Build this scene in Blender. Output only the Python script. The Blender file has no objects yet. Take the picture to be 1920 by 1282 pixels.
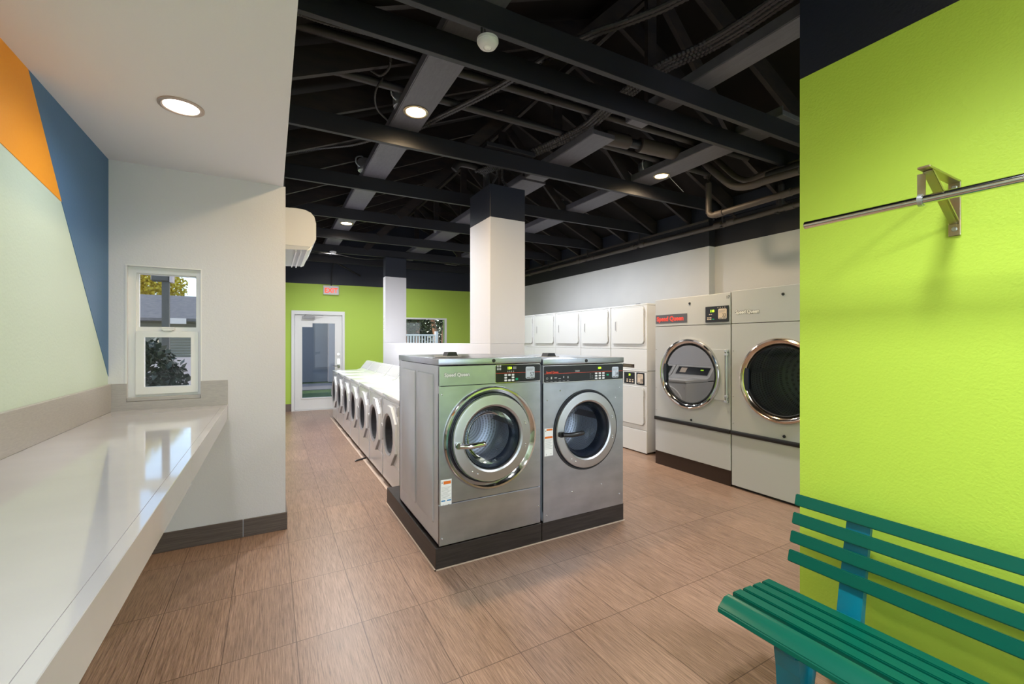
import bpy, bmesh, math, random
from mathutils import Vector, Matrix
random.seed(7)
PI=math.pi
C=bpy.context.scene.collection

# ---------------------------------------------------------------- materials
def nt(m):
    m.use_nodes=True; t=m.node_tree; return t, t.nodes, t.links
def mat(name,col,rough=.5,metal=0,spec=.5,bump=None,coat=0,emit=None,es=0,var=None,aniso=0):
    m=bpy.data.materials.new(name); t,N,L=nt(m); b=N['Principled BSDF']
    b.inputs['Base Color'].default_value=(*col,1); b.inputs['Roughness'].default_value=rough
    b.inputs['Metallic'].default_value=metal; b.inputs['Specular IOR Level'].default_value=spec
    b.inputs['Coat Weight'].default_value=coat; b.inputs['Coat Roughness'].default_value=.05
    if emit: b.inputs['Emission Color'].default_value=(*emit,1); b.inputs['Emission Strength'].default_value=es
    if bump or var:
        tc=N.new('ShaderNodeTexCoord'); mp=N.new('ShaderNodeMapping'); L.new(tc.outputs['Object'],mp.inputs[0])
    if bump:
        sc,st,stretch=bump; mp.inputs['Scale'].default_value=stretch
        nz=N.new('ShaderNodeTexNoise'); nz.inputs['Scale'].default_value=sc; nz.inputs['Detail'].default_value=3
        L.new(mp.outputs[0],nz.inputs['Vector']); bp=N.new('ShaderNodeBump'); bp.inputs['Strength'].default_value=st; bp.inputs['Distance'].default_value=.004
        L.new(nz.outputs['Fac'],bp.inputs['Height']); L.new(bp.outputs[0],b.inputs['Normal'])
    if var:
        sc,c2,stretch=var
        mp2=N.new('ShaderNodeMapping'); L.new(tc.outputs['Object'],mp2.inputs[0]); mp2.inputs['Scale'].default_value=stretch
        n2=N.new('ShaderNodeTexNoise'); n2.inputs['Scale'].default_value=sc; n2.inputs['Detail'].default_value=5
        L.new(mp2.outputs[0],n2.inputs['Vector'])
        rp=N.new('ShaderNodeValToRGB'); rp.color_ramp.elements[0].position=.32; rp.color_ramp.elements[1].position=.68
        rp.color_ramp.elements[0].color=(*col,1); rp.color_ramp.elements[1].color=(*c2,1)
        L.new(n2.outputs['Fac'],rp.inputs[0]); L.new(rp.outputs[0],b.inputs['Base Color'])
    return m
I1=(1,1,1)
M={}
M['white']=mat('painted_stucco_white',(.69,.685,.72),.65,bump=(90,.18,I1))
M['white_soffit']=mat('painted_drywall_white',(.80,.79,.83),.7,bump=(90,.1,I1))
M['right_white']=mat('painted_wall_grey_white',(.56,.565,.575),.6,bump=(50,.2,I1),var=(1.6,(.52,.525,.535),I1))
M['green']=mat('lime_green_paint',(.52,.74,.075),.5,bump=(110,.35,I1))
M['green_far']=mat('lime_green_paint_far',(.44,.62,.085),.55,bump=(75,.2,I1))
M['navy']=mat('navy_black_paint',(.012,.015,.027),.5,bump=(70,.3,I1))
M['black']=mat('black_painted_wood',(.013,.014,.019),.5,spec=.35,bump=(30,.25,(1,12,12)),var=(9,(.016,.0145,.017),(1,4,4)))
M['rafter']=mat('dark_brown_black_wood',(.012,.0105,.012),.6,spec=.3,bump=(20,.3,(1,6,6)),var=(5,(.028,.020,.017),(1,3,3)))
M['deck']=mat('dark_roof_sheathing',(.004,.0035,.0035),.8,spec=.2,var=(3,(.009,.006,.005),I1))
M['board']=mat('black_painted_board',(.075,.073,.088),.5,spec=.4,bump=(40,.2,I1),var=(14,(.095,.093,.11),(6,1,1)))
M['pipe']=mat('black_painted_pipe',(.018,.016,.018),.5,bump=(50,.2,I1))
M['pipe_brown']=mat('dusty_painted_pipe',(.055,.043,.038),.55,bump=(50,.3,I1))
M['steel']=mat('brushed_stainless_steel',(.49,.53,.60),.29,1,bump=(26,.08,(1,1,40)),var=(4,(.39,.42,.485),(1,1,2)))
M['steel_side']=mat('side_panel_steel',(.62,.66,.73),.34,.4,var=(3,(.56,.60,.67),I1))
M['chrome']=mat('polished_chrome',(.72,.72,.73),.09,1)
M['satin']=mat('satin_door_steel',(.50,.51,.54),.36,1,bump=(60,.1,(1,1,8)))
M['ring_warm_tint']=mat('chrome_floor_tint',(.66,.56,.47),.14,1)  # chrome with the floor's warm reflection put into its colour
M['brass']=mat('yellow_zinc_bracket',(.50,.38,.24),.3,.9,var=(18,(.42,.40,.26),I1))
M['zinc']=mat('galvanised_metal',(.55,.58,.62),.35,.9)
M['rubber']=mat('black_rubber',(.012,.014,.018),.4)
M['gasket']=mat('dark_blue_black_gasket',(.015,.02,.032),.25)
M['blackplastic']=mat('black_plastic',(.014,.014,.016),.35)
M['panel_black']=mat('black_control_overlay',(.010,.012,.016),.22)
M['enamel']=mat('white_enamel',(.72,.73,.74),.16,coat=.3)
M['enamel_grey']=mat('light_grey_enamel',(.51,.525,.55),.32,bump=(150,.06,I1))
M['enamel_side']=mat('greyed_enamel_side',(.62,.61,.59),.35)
M['greyplastic']=mat('grey_plastic',(.33,.33,.34),.35)
M['lightgrey']=mat('light_grey_plastic',(.48,.48,.48),.4)
M['quartz']=mat('white_quartz',(.475,.465,.485),.07,spec=.7,coat=.3,var=(2.2,(.45,.44,.46),(1,2.5,1)))
M['quartz_grey']=mat('grey_quartz_splash',(.38,.355,.35),.3,var=(30,(.44,.415,.395),(1,1,6)))
M['vinyl']=mat('white_vinyl_frame',(.78,.78,.78),.35)
M['offwhite']=mat('offwhite_plastic',(.63,.63,.64),.45)
M['bench_green']=mat('green_painted_slat',(.0,.098,.064),.3,spec=.35,coat=.05,bump=(20,.08,(14,1,1)))
M['bench_teal']=mat('teal_plastic_frame',(.0,.17,.24),.32,bump=(60,.1,I1))
M['orange']=mat('mural_orange',(1.0,.37,.012),.55,bump=(75,.25,I1))
M['blue']=mat('mural_blue',(.075,.17,.33),.55,bump=(75,.25,I1))
M['mint']=mat('mural_pale_green',(.60,.71,.62),.55,bump=(75,.25,I1))
M['base_tile']=mat('dark_wood_look_tile',(.075,.055,.047),.4,bump=(20,.2,(1,1,60)),var=(14,(.13,.10,.085),(.4,.4,14)))
M['base_far']=mat('grey_brown_base_tile',(.17,.13,.11),.4)
M['plinth']=mat('dark_plinth_tile',(.018,.013,.011),.4,spec=.35,bump=(12,.2,(1,1,20)),var=(9,(.036,.027,.023),(.5,.5,9)))
M['plinth_brown']=mat('dark_brown_base',(.03,.016,.011),.35)
M['grout']=mat('grout_trim',(.50,.38,.30),.6)
M['red']=mat('red_lettering',(.75,.07,.03),.4)
M['redbright']=mat('bright_red_lettering',(.85,.09,.07),.4)
M['whitemark']=mat('white_marking',(.85,.85,.85),.4)
M['greymark']=mat('grey_marking',(.22,.22,.23),.4)
M['darkmark']=mat('dark_marking',(.03,.03,.035),.4)
M['keygreen']=mat('green_start_key',(.0,.38,.18),.4)
M['sticker']=mat('pale_sticker',(.60,.66,.74),.4)
M['sticker_warm']=mat('cream_sticker',(.68,.56,.45),.4)
M['slate']=mat('slate_badge',(.10,.105,.13),.4)
M['orangemark']=mat('orange_marking',(.72,.17,.02),.4)
M['bluemark']=mat('blue_marking',(.03,.20,.45),.4)
M['paper']=mat('white_label_paper',(.80,.80,.80),.5)
M['lcd']=mat('lit_display',(.05,.08,0),.3,emit=(.55,1,.03),es=2.2)
M['lens']=mat('lamp_lens',(1,.9,.7),.3,emit=(1,.74,.42),es=30)
M['led']=mat('exit_letters',(.8,.05,.02),.3,emit=(1,.09,.04),es=1.0)
M['grass']=mat('lawn_grass',(.025,.06,.012),.9,bump=(40,1,I1),var=(9,(.055,.115,.025),I1))
M['concrete']=mat('pale_concrete',(.17,.17,.18),.8)
M['bluewall']=mat('blue_grey_stucco',(.12,.14,.17),.8)
M['shingle']=mat('grey_shingle',(.07,.075,.09),.9,bump=(60,1,(1,6,1)),var=(9,(.15,.14,.14),(1,3,1)))
M['siding']=mat('sage_siding',(.17,.18,.16),.7)
M['extwhite']=mat('exterior_white',(.36,.34,.35),.7)
M['leafdark']=mat('dark_leaf',(.008,.02,.013),.5)
M['leafyellow']=mat('sunlit_yellow_leaf',(.80,.62,.06),.6)
M['leafmid']=mat('mid_leaf',(.03,.05,.015),.5)
M['bark']=mat('reddish_bark',(.30,.15,.08),.8,bump=(14,1,(4,4,1)))
M['post']=mat('grey_post',(.05,.055,.055),.7)

def glass(name,col,rough=0.0,mix=.12,ior=1.5):
    m=bpy.data.materials.new(name); t,N,L=nt(m); N.clear()
    o=N.new('ShaderNodeOutputMaterial'); tr=N.new('ShaderNodeBsdfTransparent'); gl=N.new('ShaderNodeBsdfGlossy'); mx=N.new('ShaderNodeMixShader')
    fr=N.new('ShaderNodeFresnel'); fr.inputs['IOR'].default_value=ior
    tr.inputs[0].default_value=(*col,1); gl.inputs['Roughness'].default_value=rough
    mt=N.new('ShaderNodeMath'); mt.operation='ADD'; mt.inputs[1].default_value=mix; mt.use_clamp=True
    L.new(fr.outputs[0],mt.inputs[0]); L.new(mt.outputs[0],mx.inputs[0]); L.new(tr.outputs[0],mx.inputs[1]); L.new(gl.outputs[0],mx.inputs[2]); L.new(mx.outputs[0],o.inputs[0])
    return m
M['glass']=glass('clear_pane',(.93,.95,.96),0,.0,1.32)
M['doorglass']=glass('washer_door_glass',(.90,.94,1),.02,.0,1.25)
M['smoke']=glass('smoked_dryer_glass',(.72,.78,.76),.02,.0,1.3)
M['darkglass']=mat('dark_door_glass',(.025,.026,.03),.22,spec=.25)
M['brownglass']=glass('brown_mirror_glass',(.16,.11,.08),.01,.30)

def drum_mat(nm='perforated_drum_steel',nu=150,nv=44,c1=(.62,.65,.72,1),c2=(.12,.12,.13,1),ro=.42,me=.6):
    m=mat(nm,(.42,.45,.5),ro,me); t,N,L=nt(m); b=N['Principled BSDF']
    tc=N.new('ShaderNodeTexCoord'); sp=N.new('ShaderNodeSeparateXYZ'); L.new(tc.outputs['UV'],sp.inputs[0])
    def mth(op,a,b_=None):
        n=N.new('ShaderNodeMath'); n.operation=op
        for i,v in enumerate((a,b_)):
            if v is None: continue
            if isinstance(v,(int,float)): n.inputs[i].default_value=v
            else: L.new(v,n.inputs[i])
        return n.outputs[0]
    u=mth('MULTIPLY',sp.outputs[0],nu); v=mth('MULTIPLY',sp.outputs[1],nv)
    row=mth('FLOOR',v); off=mth('MULTIPLY',mth('MODULO',row,2),.5); u2=mth('ADD',u,off)
    fu=mth('SUBTRACT',mth('FRACT',u2),.5); fv=mth('SUBTRACT',mth('FRACT',v),.5)
    d=mth('SQRT',mth('ADD',mth('MULTIPLY',fu,fu),mth('MULTIPLY',fv,fv)))
    mk=mth('LESS_THAN',d,.27)
    mx=N.new('ShaderNodeMix'); mx.data_type='RGBA'; L.new(mk,mx.inputs[0]); mx.inputs[6].default_value=c1; mx.inputs[7].default_value=c2
    L.new(mx.outputs[2],b.inputs['Base Color'])
    return m
M['drum']=drum_mat()
M['drum_dark']=drum_mat('dryer_drum_steel',110,30,(.30,.31,.32,1),(.03,.03,.03,1),.5,.5)

def floor_mat():
    m=mat('wood_look_floor_tile',(.3,.17,.1),.36); t,N,L=nt(m); b=N['Principled BSDF']
    tc=N.new('ShaderNodeTexCoord'); sp=N.new('ShaderNodeSeparateXYZ'); L.new(tc.outputs['Object'],sp.inputs[0])
    def mth(op,a,b_=None):
        n=N.new('ShaderNodeMath'); n.operation=op
        for i,v in enumerate((a,b_)):
            if v is None: continue
            if isinstance(v,(int,float)): n.inputs[i].default_value=v
            else: L.new(v,n.inputs[i])
        return n.outputs[0]
    u=mth('DIVIDE',mth('SUBTRACT',sp.outputs[0],.417),.3072); v=mth('DIVIDE',mth('SUBTRACT',sp.outputs[1],1.162),.5985)
    fu=mth('FRACT',u); fv=mth('FRACT',v)
    eu=mth('MINIMUM',fu,mth('SUBTRACT',1,fu)); ev=mth('MINIMUM',fv,mth('SUBTRACT',1,fv))
    g=mth('MAXIMUM',mth('LESS_THAN',eu,.0065),mth('LESS_THAN',ev,.0033))
    cb=N.new('ShaderNodeCombineXYZ'); L.new(mth('FLOOR',u),cb.inputs[0]); L.new(mth('FLOOR',v),cb.inputs[1])
    wn=N.new('ShaderNodeTexWhiteNoise'); wn.noise_dimensions='2D'; L.new(cb.outputs[0],wn.inputs['Vector'])
    mp=N.new('ShaderNodeMapping'); mp.inputs['Scale'].default_value=(210,7,1); L.new(tc.outputs['Object'],mp.inputs[0])
    ad=N.new('ShaderNodeVectorMath'); ad.operation='ADD'; L.new(mp.outputs[0],ad.inputs[0]); L.new(wn.outputs['Color'],ad.inputs[1])
    nz=N.new('ShaderNodeTexNoise'); nz.inputs['Scale'].default_value=1; nz.inputs['Detail'].default_value=4; nz.inputs['Roughness'].default_value=.7; L.new(ad.outputs[0],nz.inputs['Vector'])
    rp=N.new('ShaderNodeValToRGB'); e=rp.color_ramp.elements; e[0].position=.30; e[0].color=(.115,.067,.046,1); e[1].position=.72; e[1].color=(.39,.25,.18,1)
    x=rp.color_ramp.elements.new(.5); x.color=(.26,.163,.113,1)
    L.new(nz.outputs['Fac'],rp.inputs[0])
    hs=N.new('ShaderNodeHueSaturation'); L.new(rp.outputs[0],hs.inputs['Color']); L.new(mth('ADD',mth('MULTIPLY',wn.outputs['Value'],.16),.92),hs.inputs['Value'])
    mx=N.new('ShaderNodeMix'); mx.data_type='RGBA'; L.new(g,mx.inputs[0]); L.new(hs.outputs[0],mx.inputs[6]); mx.inputs[7].default_value=(.10,.055,.035,1)
    L.new(mx.outputs[2],b.inputs['Base Color'])
    bp=N.new('ShaderNodeBump'); bp.inputs['Strength'].default_value=.14; bp.inputs['Distance'].default_value=.002
    L.new(mth('SUBTRACT',nz.outputs['Fac'],mth('MULTIPLY',g,.8)),bp.inputs['Height']); L.new(bp.outputs[0],b.inputs['Normal'])
    b.inputs['Roughness'].default_value=.33
    return m
M['floor']=floor_mat()

# ---------------------------------------------------------------- mesh helpers
def O(name,bm,m,parent=None,loc=(0,0,0),rot=(0,0,0),sharp=35,**props):
    bmesh.ops.recalc_face_normals(bm,faces=bm.faces[:]) if not props.pop('keep',False) else None
    lim=math.radians(sharp)
    for f in bm.faces: f.smooth=True
    for e in bm.edges:
        if len(e.link_faces)==2:
            try:
                if e.calc_face_angle(0)>lim: e.smooth=False
            except Exception: pass
    me=bpy.data.meshes.new(name); bm.to_mesh(me); bm.free()
    ms=m if isinstance(m,(list,tuple)) else [m]
    for x in ms: me.materials.append(x)
    o=bpy.data.objects.new(name,me); C.objects.link(o); o.location=loc; o.rotation_euler=rot
    if parent: o.parent=parent
    for k,v in props.items(): o[k]=v
    return o
def B(): return bmesh.new()
def box(bm,x0,x1,y0,y1,z0,z1,b=0,mi=0,seg=1,mtx=None):
    r=bmesh.ops.create_cube(bm,size=1); vs=r['verts']
    for v in vs: v.co=Vector((x0+(v.co.x+.5)*(x1-x0),y0+(v.co.y+.5)*(y1-y0),z0+(v.co.z+.5)*(z1-z0)))
    fs=set(f for v in vs for f in v.link_faces)
    for f in fs: f.material_index=mi
    if b:
        es=list(set(e for v in vs for e in v.link_edges))
        r=bmesh.ops.bevel(bm,geom=es,offset=b,segments=seg,affect='EDGES',profile=.5,material=-1)
        vs=list(set(v for f in r['faces'] for v in f.verts)|set(v for v in vs if v.is_valid))
    if mtx is not None:
        for v in vs:
            if v.is_valid: v.co=mtx@v.co
    return vs
def frame3(d):
    d=d.normalized(); up=Vector((0,0,1)) if abs(d.z)<.95 else Vector((0,1,0))
    a=d.cross(up).normalized(); return a,d.cross(a).normalized()
def tube(bm,pts,r,n=12,cap=True,mi=0):
    pts=[Vector(p) for p in pts]; rings=[]
    for i,p in enumerate(pts):
        if i==0: d=pts[1]-p
        elif i==len(pts)-1: d=p-pts[i-1]
        else: d=(pts[i+1]-p).normalized()+(p-pts[i-1]).normalized()
        a,b=frame3(d); rr=r[i] if isinstance(r,(list,tuple)) else r
        rings.append([bm.verts.new(p+a*(math.cos(2*PI*k/n)*rr)+b*(math.sin(2*PI*k/n)*rr)) for k in range(n)])
    for i in range(len(rings)-1):
        for k in range(n):
            f=bm.faces.new((rings[i][k],rings[i][(k+1)%n],rings[i+1][(k+1)%n],rings[i+1][k])); f.material_index=mi
    if cap:
        for g in (rings[0],rings[-1]):
            f=bm.faces.new(g); f.material_index=mi
def flex(bm,pts,r,pitch=.026):
    pts=[Vector(p) for p in pts]; out=[];rad=[]
    for i in range(len(pts)-1):
        n=max(2,int((pts[i+1]-pts[i]).length/(pitch/2)))
        for k in range(n): out.append(pts[i].lerp(pts[i+1],k/n)); rad.append(r*(1 if len(out)%2 else .74))
    out.append(pts[-1]); rad.append(r); tube(bm,out,rad,8)
def curve(ps,n=8):
    ps=[Vector(p) for p in ps]; P=[ps[0]*2-ps[1]]+ps+[ps[-1]*2-ps[-2]]; out=[]
    for i in range(1,len(P)-2):
        for k in range(n):
            t=k/n; a,b,c,d=P[i-1],P[i],P[i+1],P[i+2]
            out.append(.5*((2*b)+(c-a)*t+(2*a-5*b+4*c-d)*t*t+(3*b-a-3*c+d)*t**3))
    out.append(ps[-1]); return out
def lathe(bm,prof,cx=0,cz=0,n=64,mi=0,uv=False,axis='y',cy=0):
    rings=[]
    for r,y in prof:
        if axis=='y': rings.append([bm.verts.new((cx+r*math.cos(2*PI*k/n),y,cz+r*math.sin(2*PI*k/n))) for k in range(n)])
        else: rings.append([bm.verts.new((cx+r*math.cos(2*PI*k/n),cy+r*math.sin(2*PI*k/n),y)) for k in range(n)])
    ul=bm.loops.layers.uv.verify() if uv else None
    tot=len(prof)-1
    for i in range(tot):
        for k in range(n):
            f=bm.faces.new((rings[i][k],rings[i][(k+1)%n],rings[i+1][(k+1)%n],rings[i+1][k])); f.material_index=mi
            if uv:
                for l,(a,b_) in zip(f.loops,((k,i),(k+1,i),(k+1,i+1),(k,i+1))): l[ul].uv=(a/n,b_/tot)
    return rings
def disc(bm,r,y,cx,cz,n=64,mi=0):
    f=bm.faces.new([bm.verts.new((cx+r*math.cos(2*PI*k/n),y,cz+r*math.sin(2*PI*k/n))) for k in range(n)]); f.material_index=mi
def rrpts(x0,x1,z0,z1,r,n=5):
    out=[]
    for cx,cz,a0 in ((x1-r,z1-r,0),(x0+r,z1-r,90),(x0+r,z0+r,180),(x1-r,z0+r,270)):
        for k in range(n+1):
            a=math.radians(a0+90*k/n); out.append((cx+r*math.cos(a),cz+r*math.sin(a)))
    return out
def prism(bm,pts,y0,y1,mi=0,bev=0):
    a=[bm.verts.new((x,y0,z)) for x,z in pts]; b=[bm.verts.new((x,y1,z)) for x,z in pts]; n=len(pts)
    fs=[bm.faces.new(a),bm.faces.new(b)]
    for k in range(n): fs.append(bm.faces.new((a[k],a[(k+1)%n],b[(k+1)%n],b[k])))
    for f in fs: f.material_index=mi
    if bev: bmesh.ops.bevel(bm,geom=list(fs[0].edges),offset=bev,segments=2,affect='EDGES')
def rr(bm,x0,x1,z0,z1,y0,y1,r=.01,mi=0,bev=0): prism(bm,rrpts(x0,x1,z0,z1,r),y0,y1,mi,bev)
def plate_hole(bm,x0,x1,z0,z1,y0,y1,cx,cz,r,n=72,mi=0):
    angs=[2*PI*k/n for k in range(n)]+[math.atan2(z-cz,x-cx)%(2*PI) for x in(x0,x1) for z in(z0,z1)]
    angs=sorted(set(round(a,6) for a in angs)); A=[];D=[]
    for a in angs:
        c,s=math.cos(a),math.sin(a); t=min([((x1 if c>0 else x0)-cx)/c if abs(c)>1e-9 else 9e9,((z1 if s>0 else z0)-cz)/s if abs(s)>1e-9 else 9e9])
        A.append([bm.verts.new((cx+r*c,y,cz+r*s)) for y in(y0,y1)]); D.append([bm.verts.new((cx+t*c,y,cz+t*s)) for y in(y0,y1)])
    m_=len(angs)
    for k in range(m_):
        j=(k+1)%m_
        for q in((A[k][0],A[j][0],D[j][0],D[k][0]),(A[k][1],D[k][1],D[j][1],A[j][1]),(A[k][0],A[k][1],A[j][1],A[j][0]),(D[k][0],D[j][0],D[j][1],D[k][1])):
            f=bm.faces.new(q); f.material_index=mi
def shell(bm,x0,x1,y0,y1,z0,z1,t=.012):
    v=[(x0,z0),(x1,z0),(x1,z1),(x0,z1)]; i=[(x0+t,z0+t),(x1-t,z0+t),(x1-t,z1-t),(x0+t,z1-t)]
    A=[bm.verts.new((x,y0,z)) for x,z in v]; A1=[bm.verts.new((x,y1,z)) for x,z in v]; Bq=[bm.verts.new((x,y0,z)) for x,z in i]; B1=[bm.verts.new((x,y1-t,z)) for x,z in i]
    for k in range(4):
        j=(k+1)%4
        for q in ((A[k],A[j],Bq[j],Bq[k]),(A[k],A1[k],A1[j],A[j]),(Bq[k],Bq[j],B1[j],B1[k])): bm.faces.new(q)
    bm.faces.new(A1); bm.faces.new(B1)
def rframe(bm,x0,x1,z0,z1,l,r,t,bt,y0,y1,mi=0):
    o=[(x0,z0),(x1,z0),(x1,z1),(x0,z1)]; i=[(x0+l,z0+bt),(x1-r,z0+bt),(x1-r,z1-t),(x0+l,z1-t)]
    O0=[bm.verts.new((x,y0,z)) for x,z in o]; O1=[bm.verts.new((x,y1,z)) for x,z in o]; I0=[bm.verts.new((x,y0,z)) for x,z in i]; I1_=[bm.verts.new((x,y1,z)) for x,z in i]
    for k in range(4):
        j=(k+1)%4
        for q in ((O0[k],O0[j],I0[j],I0[k]),(O1[k],I1_[k],I1_[j],O1[j]),(O0[k],O1[k],O1[j],O0[j]),(I0[k],I0[j],I1_[j],I1_[k])):
            f=bm.faces.new(q); f.material_index=mi
def text(name,s,size,m,parent,loc,bold=0,thick=.0006,align='LEFT',rot=(PI/2,0,0),sx=1,**props):
    cu=bpy.data.curves.new(name,'FONT'); cu.body=s; cu.size=size; cu.offset=bold; cu.extrude=thick; cu.align_x=align; cu.resolution_u=3
    t=bpy.data.objects.new(name,cu); C.objects.link(t); dg=bpy.context.evaluated_depsgraph_get()
    me=bpy.data.meshes.new_from_object(t.evaluated_get(dg)); bpy.data.objects.remove(t)
    me.materials.clear(); me.materials.append(m); me.transform(Matrix.Scale(sx,4,(1,0,0)))
    o=bpy.data.objects.new(name,me); C.objects.link(o); o.location=loc; o.rotation_euler=rot
    if parent: o.parent=parent
    for k,v in props.items(): o[k]=v
    return o
def T(name,label,cat,loc=(0,0,0),rz=0,group=None):
    o=bpy.data.objects.new(name,None); C.objects.link(o); o.empty_display_size=.1; o.location=loc; o.rotation_euler=(0,0,rz)
    o['label']=label; o['category']=cat
    if group: o['group']=group
    return o
def tag(o,label,cat,group=None):
    o['label']=label; o['category']=cat
    if group: o['group']=group
    return o
def S(name,bm,m,**k):
    o=O(name,bm,m,**k); o['kind']='structure'; return o
def kids(o): return [x for x in C.objects if x.parent==o]
def copy_tree(o,parent=None):
    c=o.copy(); C.objects.link(c)
    if parent: c.parent=parent
    for ch in kids(o): copy_tree(ch,c)
    return c

# ---------------------------------------------------------------- the setting
ZS=2.725   # height where pale paint stops and dark paint begins
ZT=3.07    # wall tops
b=B(); box(b,-1.1,5.3,-3.2,10.6,-.06,0); S('floor',b,M['floor'])
b=B(); box(b,-1.07,-.95,-3.2,3.98,0,2.69); S('wall_left',b,M['mint'])
def polywall(name,pts,m,label,y=-.949):
    bm=B(); a=[bm.verts.new((-.95,p[0],p[1])) for p in pts]; c=[bm.verts.new((-.9475,p[0],p[1])) for p in pts]
    n=len(pts); bm.faces.new(a); bm.faces.new(c)
    for k in range(n): bm.faces.new((a[k],a[(k+1)%n],c[(k+1)%n],c[k]))
    o=O(name,bm,m); o['kind']='structure'; return o
polywall('trim_1',[(2.739,2.69),(3.83,2.69),(3.83,1.24),(3.093,2.198)][:4],M['blue'],'')
polywall('trim_2',[(.4,2.69),(2.739,2.69),(3.093,2.198),(2.513,2.271-.0),(.4,2.56)],M['orange'],'')
# window wall with an opening
WX0,WX1,WZ0,WZ1=-.853,-.445,1.077,1.990
b=B()
box(b,-1.07,WX0,3.83,3.98,0,2.69); box(b,WX1,.10,3.83,3.98,0,2.69); box(b,WX0,WX1,3.83,3.98,0,WZ0); box(b,WX0,WX1,3.83,3.98,WZ1,2.69)
S('wall_alcove_end',b,M['white'])
b=B(); box(b,-.05,.10,3.98,10.5,0,2.725); box(b,-.05,.10,3.98,10.5,2.725,ZT+.3,mi=1); S('wall_partition',b,[M['white'],M['navy']])
b=B(); box(b,-1.07,.085,-3.2,3.98,2.69,2.75); box(b,-.02,.085,-3.2,3.98,2.75,3.45); S('ceiling',b,M['white_soffit'])
# far wall (slightly turned), local x along wall
th2=-.0916
def FWM(): return dict(loc=(.26,10.27,0),rot=(0,0,th2))
DX0,DX1,DZ=.13,1.165,2.13
QX0,QX1,QZ0,QZ1=2.45,3.44,1.40,2.03
b=B()
for (x0,x1,z0,z1,mi) in ((-.4,DX0,0,ZS,0),(DX0,DX1,DZ,ZS,0),(DX1,QX0,0,ZS,0),(QX0,QX1,0,QZ0,0),(QX0,QX1,QZ1,ZS,0),(QX1,5.1,0,ZS,0),(-.4,5.1,ZS,4.6,1)): box(b,x0,x1,0,.15,z0,z1,mi=mi)
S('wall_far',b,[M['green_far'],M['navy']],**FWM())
# right wall, two depths
b=B(); box(b,5.0,5.25,3.66,10.4,0,ZS); box(b,5.0,5.25,3.66,10.4,ZS,ZT,mi=1); box(b,5.12,5.25,-3.2,3.66,0,ZS); box(b,5.12,5.25,-3.2,3.66,ZS,ZT,mi=1)
S('wall_right',b,[M['right_white'],M['black']])
# near green wall
b=B(); box(b,2.23,2.38,-3.2,1.138,0,2.737,mi=0); box(b,2.23,2.38,-3.2,1.138,2.737,3.3,mi=1); S('wall_near_right',b,[M['green'],M['navy']])
# rear wall (behind the camera) with openings made to let fill light in
b=B()
for x0,x1,z0,z1 in ((-1.07,-.6,0,3.3),(1.9,2.7,0,3.3),(4.7,5.25,0,3.3),(-.6,1.9,2.55,3.3),(2.7,4.7,2.55,3.3),(-.6,1.9,0,.1),(2.7,4.7,0,.1)): box(b,x0,x1,-3.2,-3.05,z0,z1)
S('wall_rear',b,M['white'])
# pony wall between washer rows
b=B(); box(b,1.91,2.31,3.86,8.56,0,1.452,b=.004); S('wall_low',b,M['white'])
# columns
def column(y0,y1,z1):
    b=B(); box(b,1.91,2.315,y0,y1,1.452,ZS,b=.004); box(b,1.91,2.315,y0,y1,ZS,z1,mi=1,b=.004)
    o=O('column',b,[M['white'],M['navy']]); o['kind']='structure'; return o
column(3.86,4.36,3.055); column(8.38,8.56,3.10)
# base tiles
b=B(); 
for x0,x1 in ((-.95,-.185),(-.18,.112)): box(b,x0,x1,3.818,3.83,0,.133,b=.002)
box(b,.10,.112,3.83,5.0,0,.133)
S('baseboard_alcove',b,M['base_tile'])
b=B(); box(b,-.26,DX0,-.012,0,0,.155); box(b,DX1,5,-.012,0,0,.155); S('baseboard_far',b,M['base_far'],**FWM())
# roof
b=B(); z0,xr=3.1,2.55
def slab(bm,x0,z0_,x1,z1_,y0,y1,t):
    v=[bm.verts.new(p) for p in ((x0,y0,z0_),(x1,y0,z1_),(x1,y1,z1_),(x0,y1,z0_),(x0,y0,z0_+t),(x1,y0,z1_+t),(x1,y1,z1_+t),(x0,y1,z0_+t))]
    for q in ((0,1,2,3),(4,5,6,7),(0,1,5,4),(1,2,6,5),(2,3,7,6),(3,0,4,7)): bm.faces.new([v[i] for i in q])
zr=3.1+.44*2.45
slab(b,-.02,3.1-.05+.23,xr,zr+.23,-3.2,10.6,.03); slab(b,5.5,3.1-.22+.23,xr,zr+.23,-3.2,10.6,.03)
S('ceiling_roof_deck',b,M['deck'])
b=B(); box(b,0.02,5.3,-3.22,-3.15,3.2,4.7); S('wall_rear_gable',b,M['navy'])

# ceiling joists (bottom chords)
def joist(x0,x1,y,skew,label,zb=3.1,dep=.142,w=.038):
    b=B(); pts=[]
    vs=box(b,x0,x1,0,w,zb,zb+dep,b=.002)
    for v in b.verts: v.co.y+=y+skew*(v.co.x-.1)
    tag(O('ceiling_joist',b,M['black']),label,'joist','black joists crossing the open ceiling')
JY=[(.60,'black ceiling joist nearest the front, above the green wall end'),(2.043,'black ceiling joist carrying the round motion sensor'),(2.352,'black ceiling joist just beyond the round motion sensor'),(3.60,'black joist crossing in front of the nearest glowing ceiling lamp column side'),(4.81,'black joist passing just behind the near column top'),(6.07,'black joist second beyond the near column'),(7.30,'black joist third beyond the near column'),(8.48,'black joist resting over the far column'),(9.55,'black joist closest to the far green wall')]
JL=['black ceiling joist nearest the camera, running off the top of the photo','black ceiling joist directly above the near round motion sensor','black ceiling joist just beyond the near round motion sensor','black ceiling joist lit orange by the brightest recessed lamp','black ceiling joist meeting the rear edge of the near column','second black ceiling joist beyond the near column','third black ceiling joist beyond the near column','black ceiling joist resting over the far column','black ceiling joist closest to the far green wall']
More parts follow.
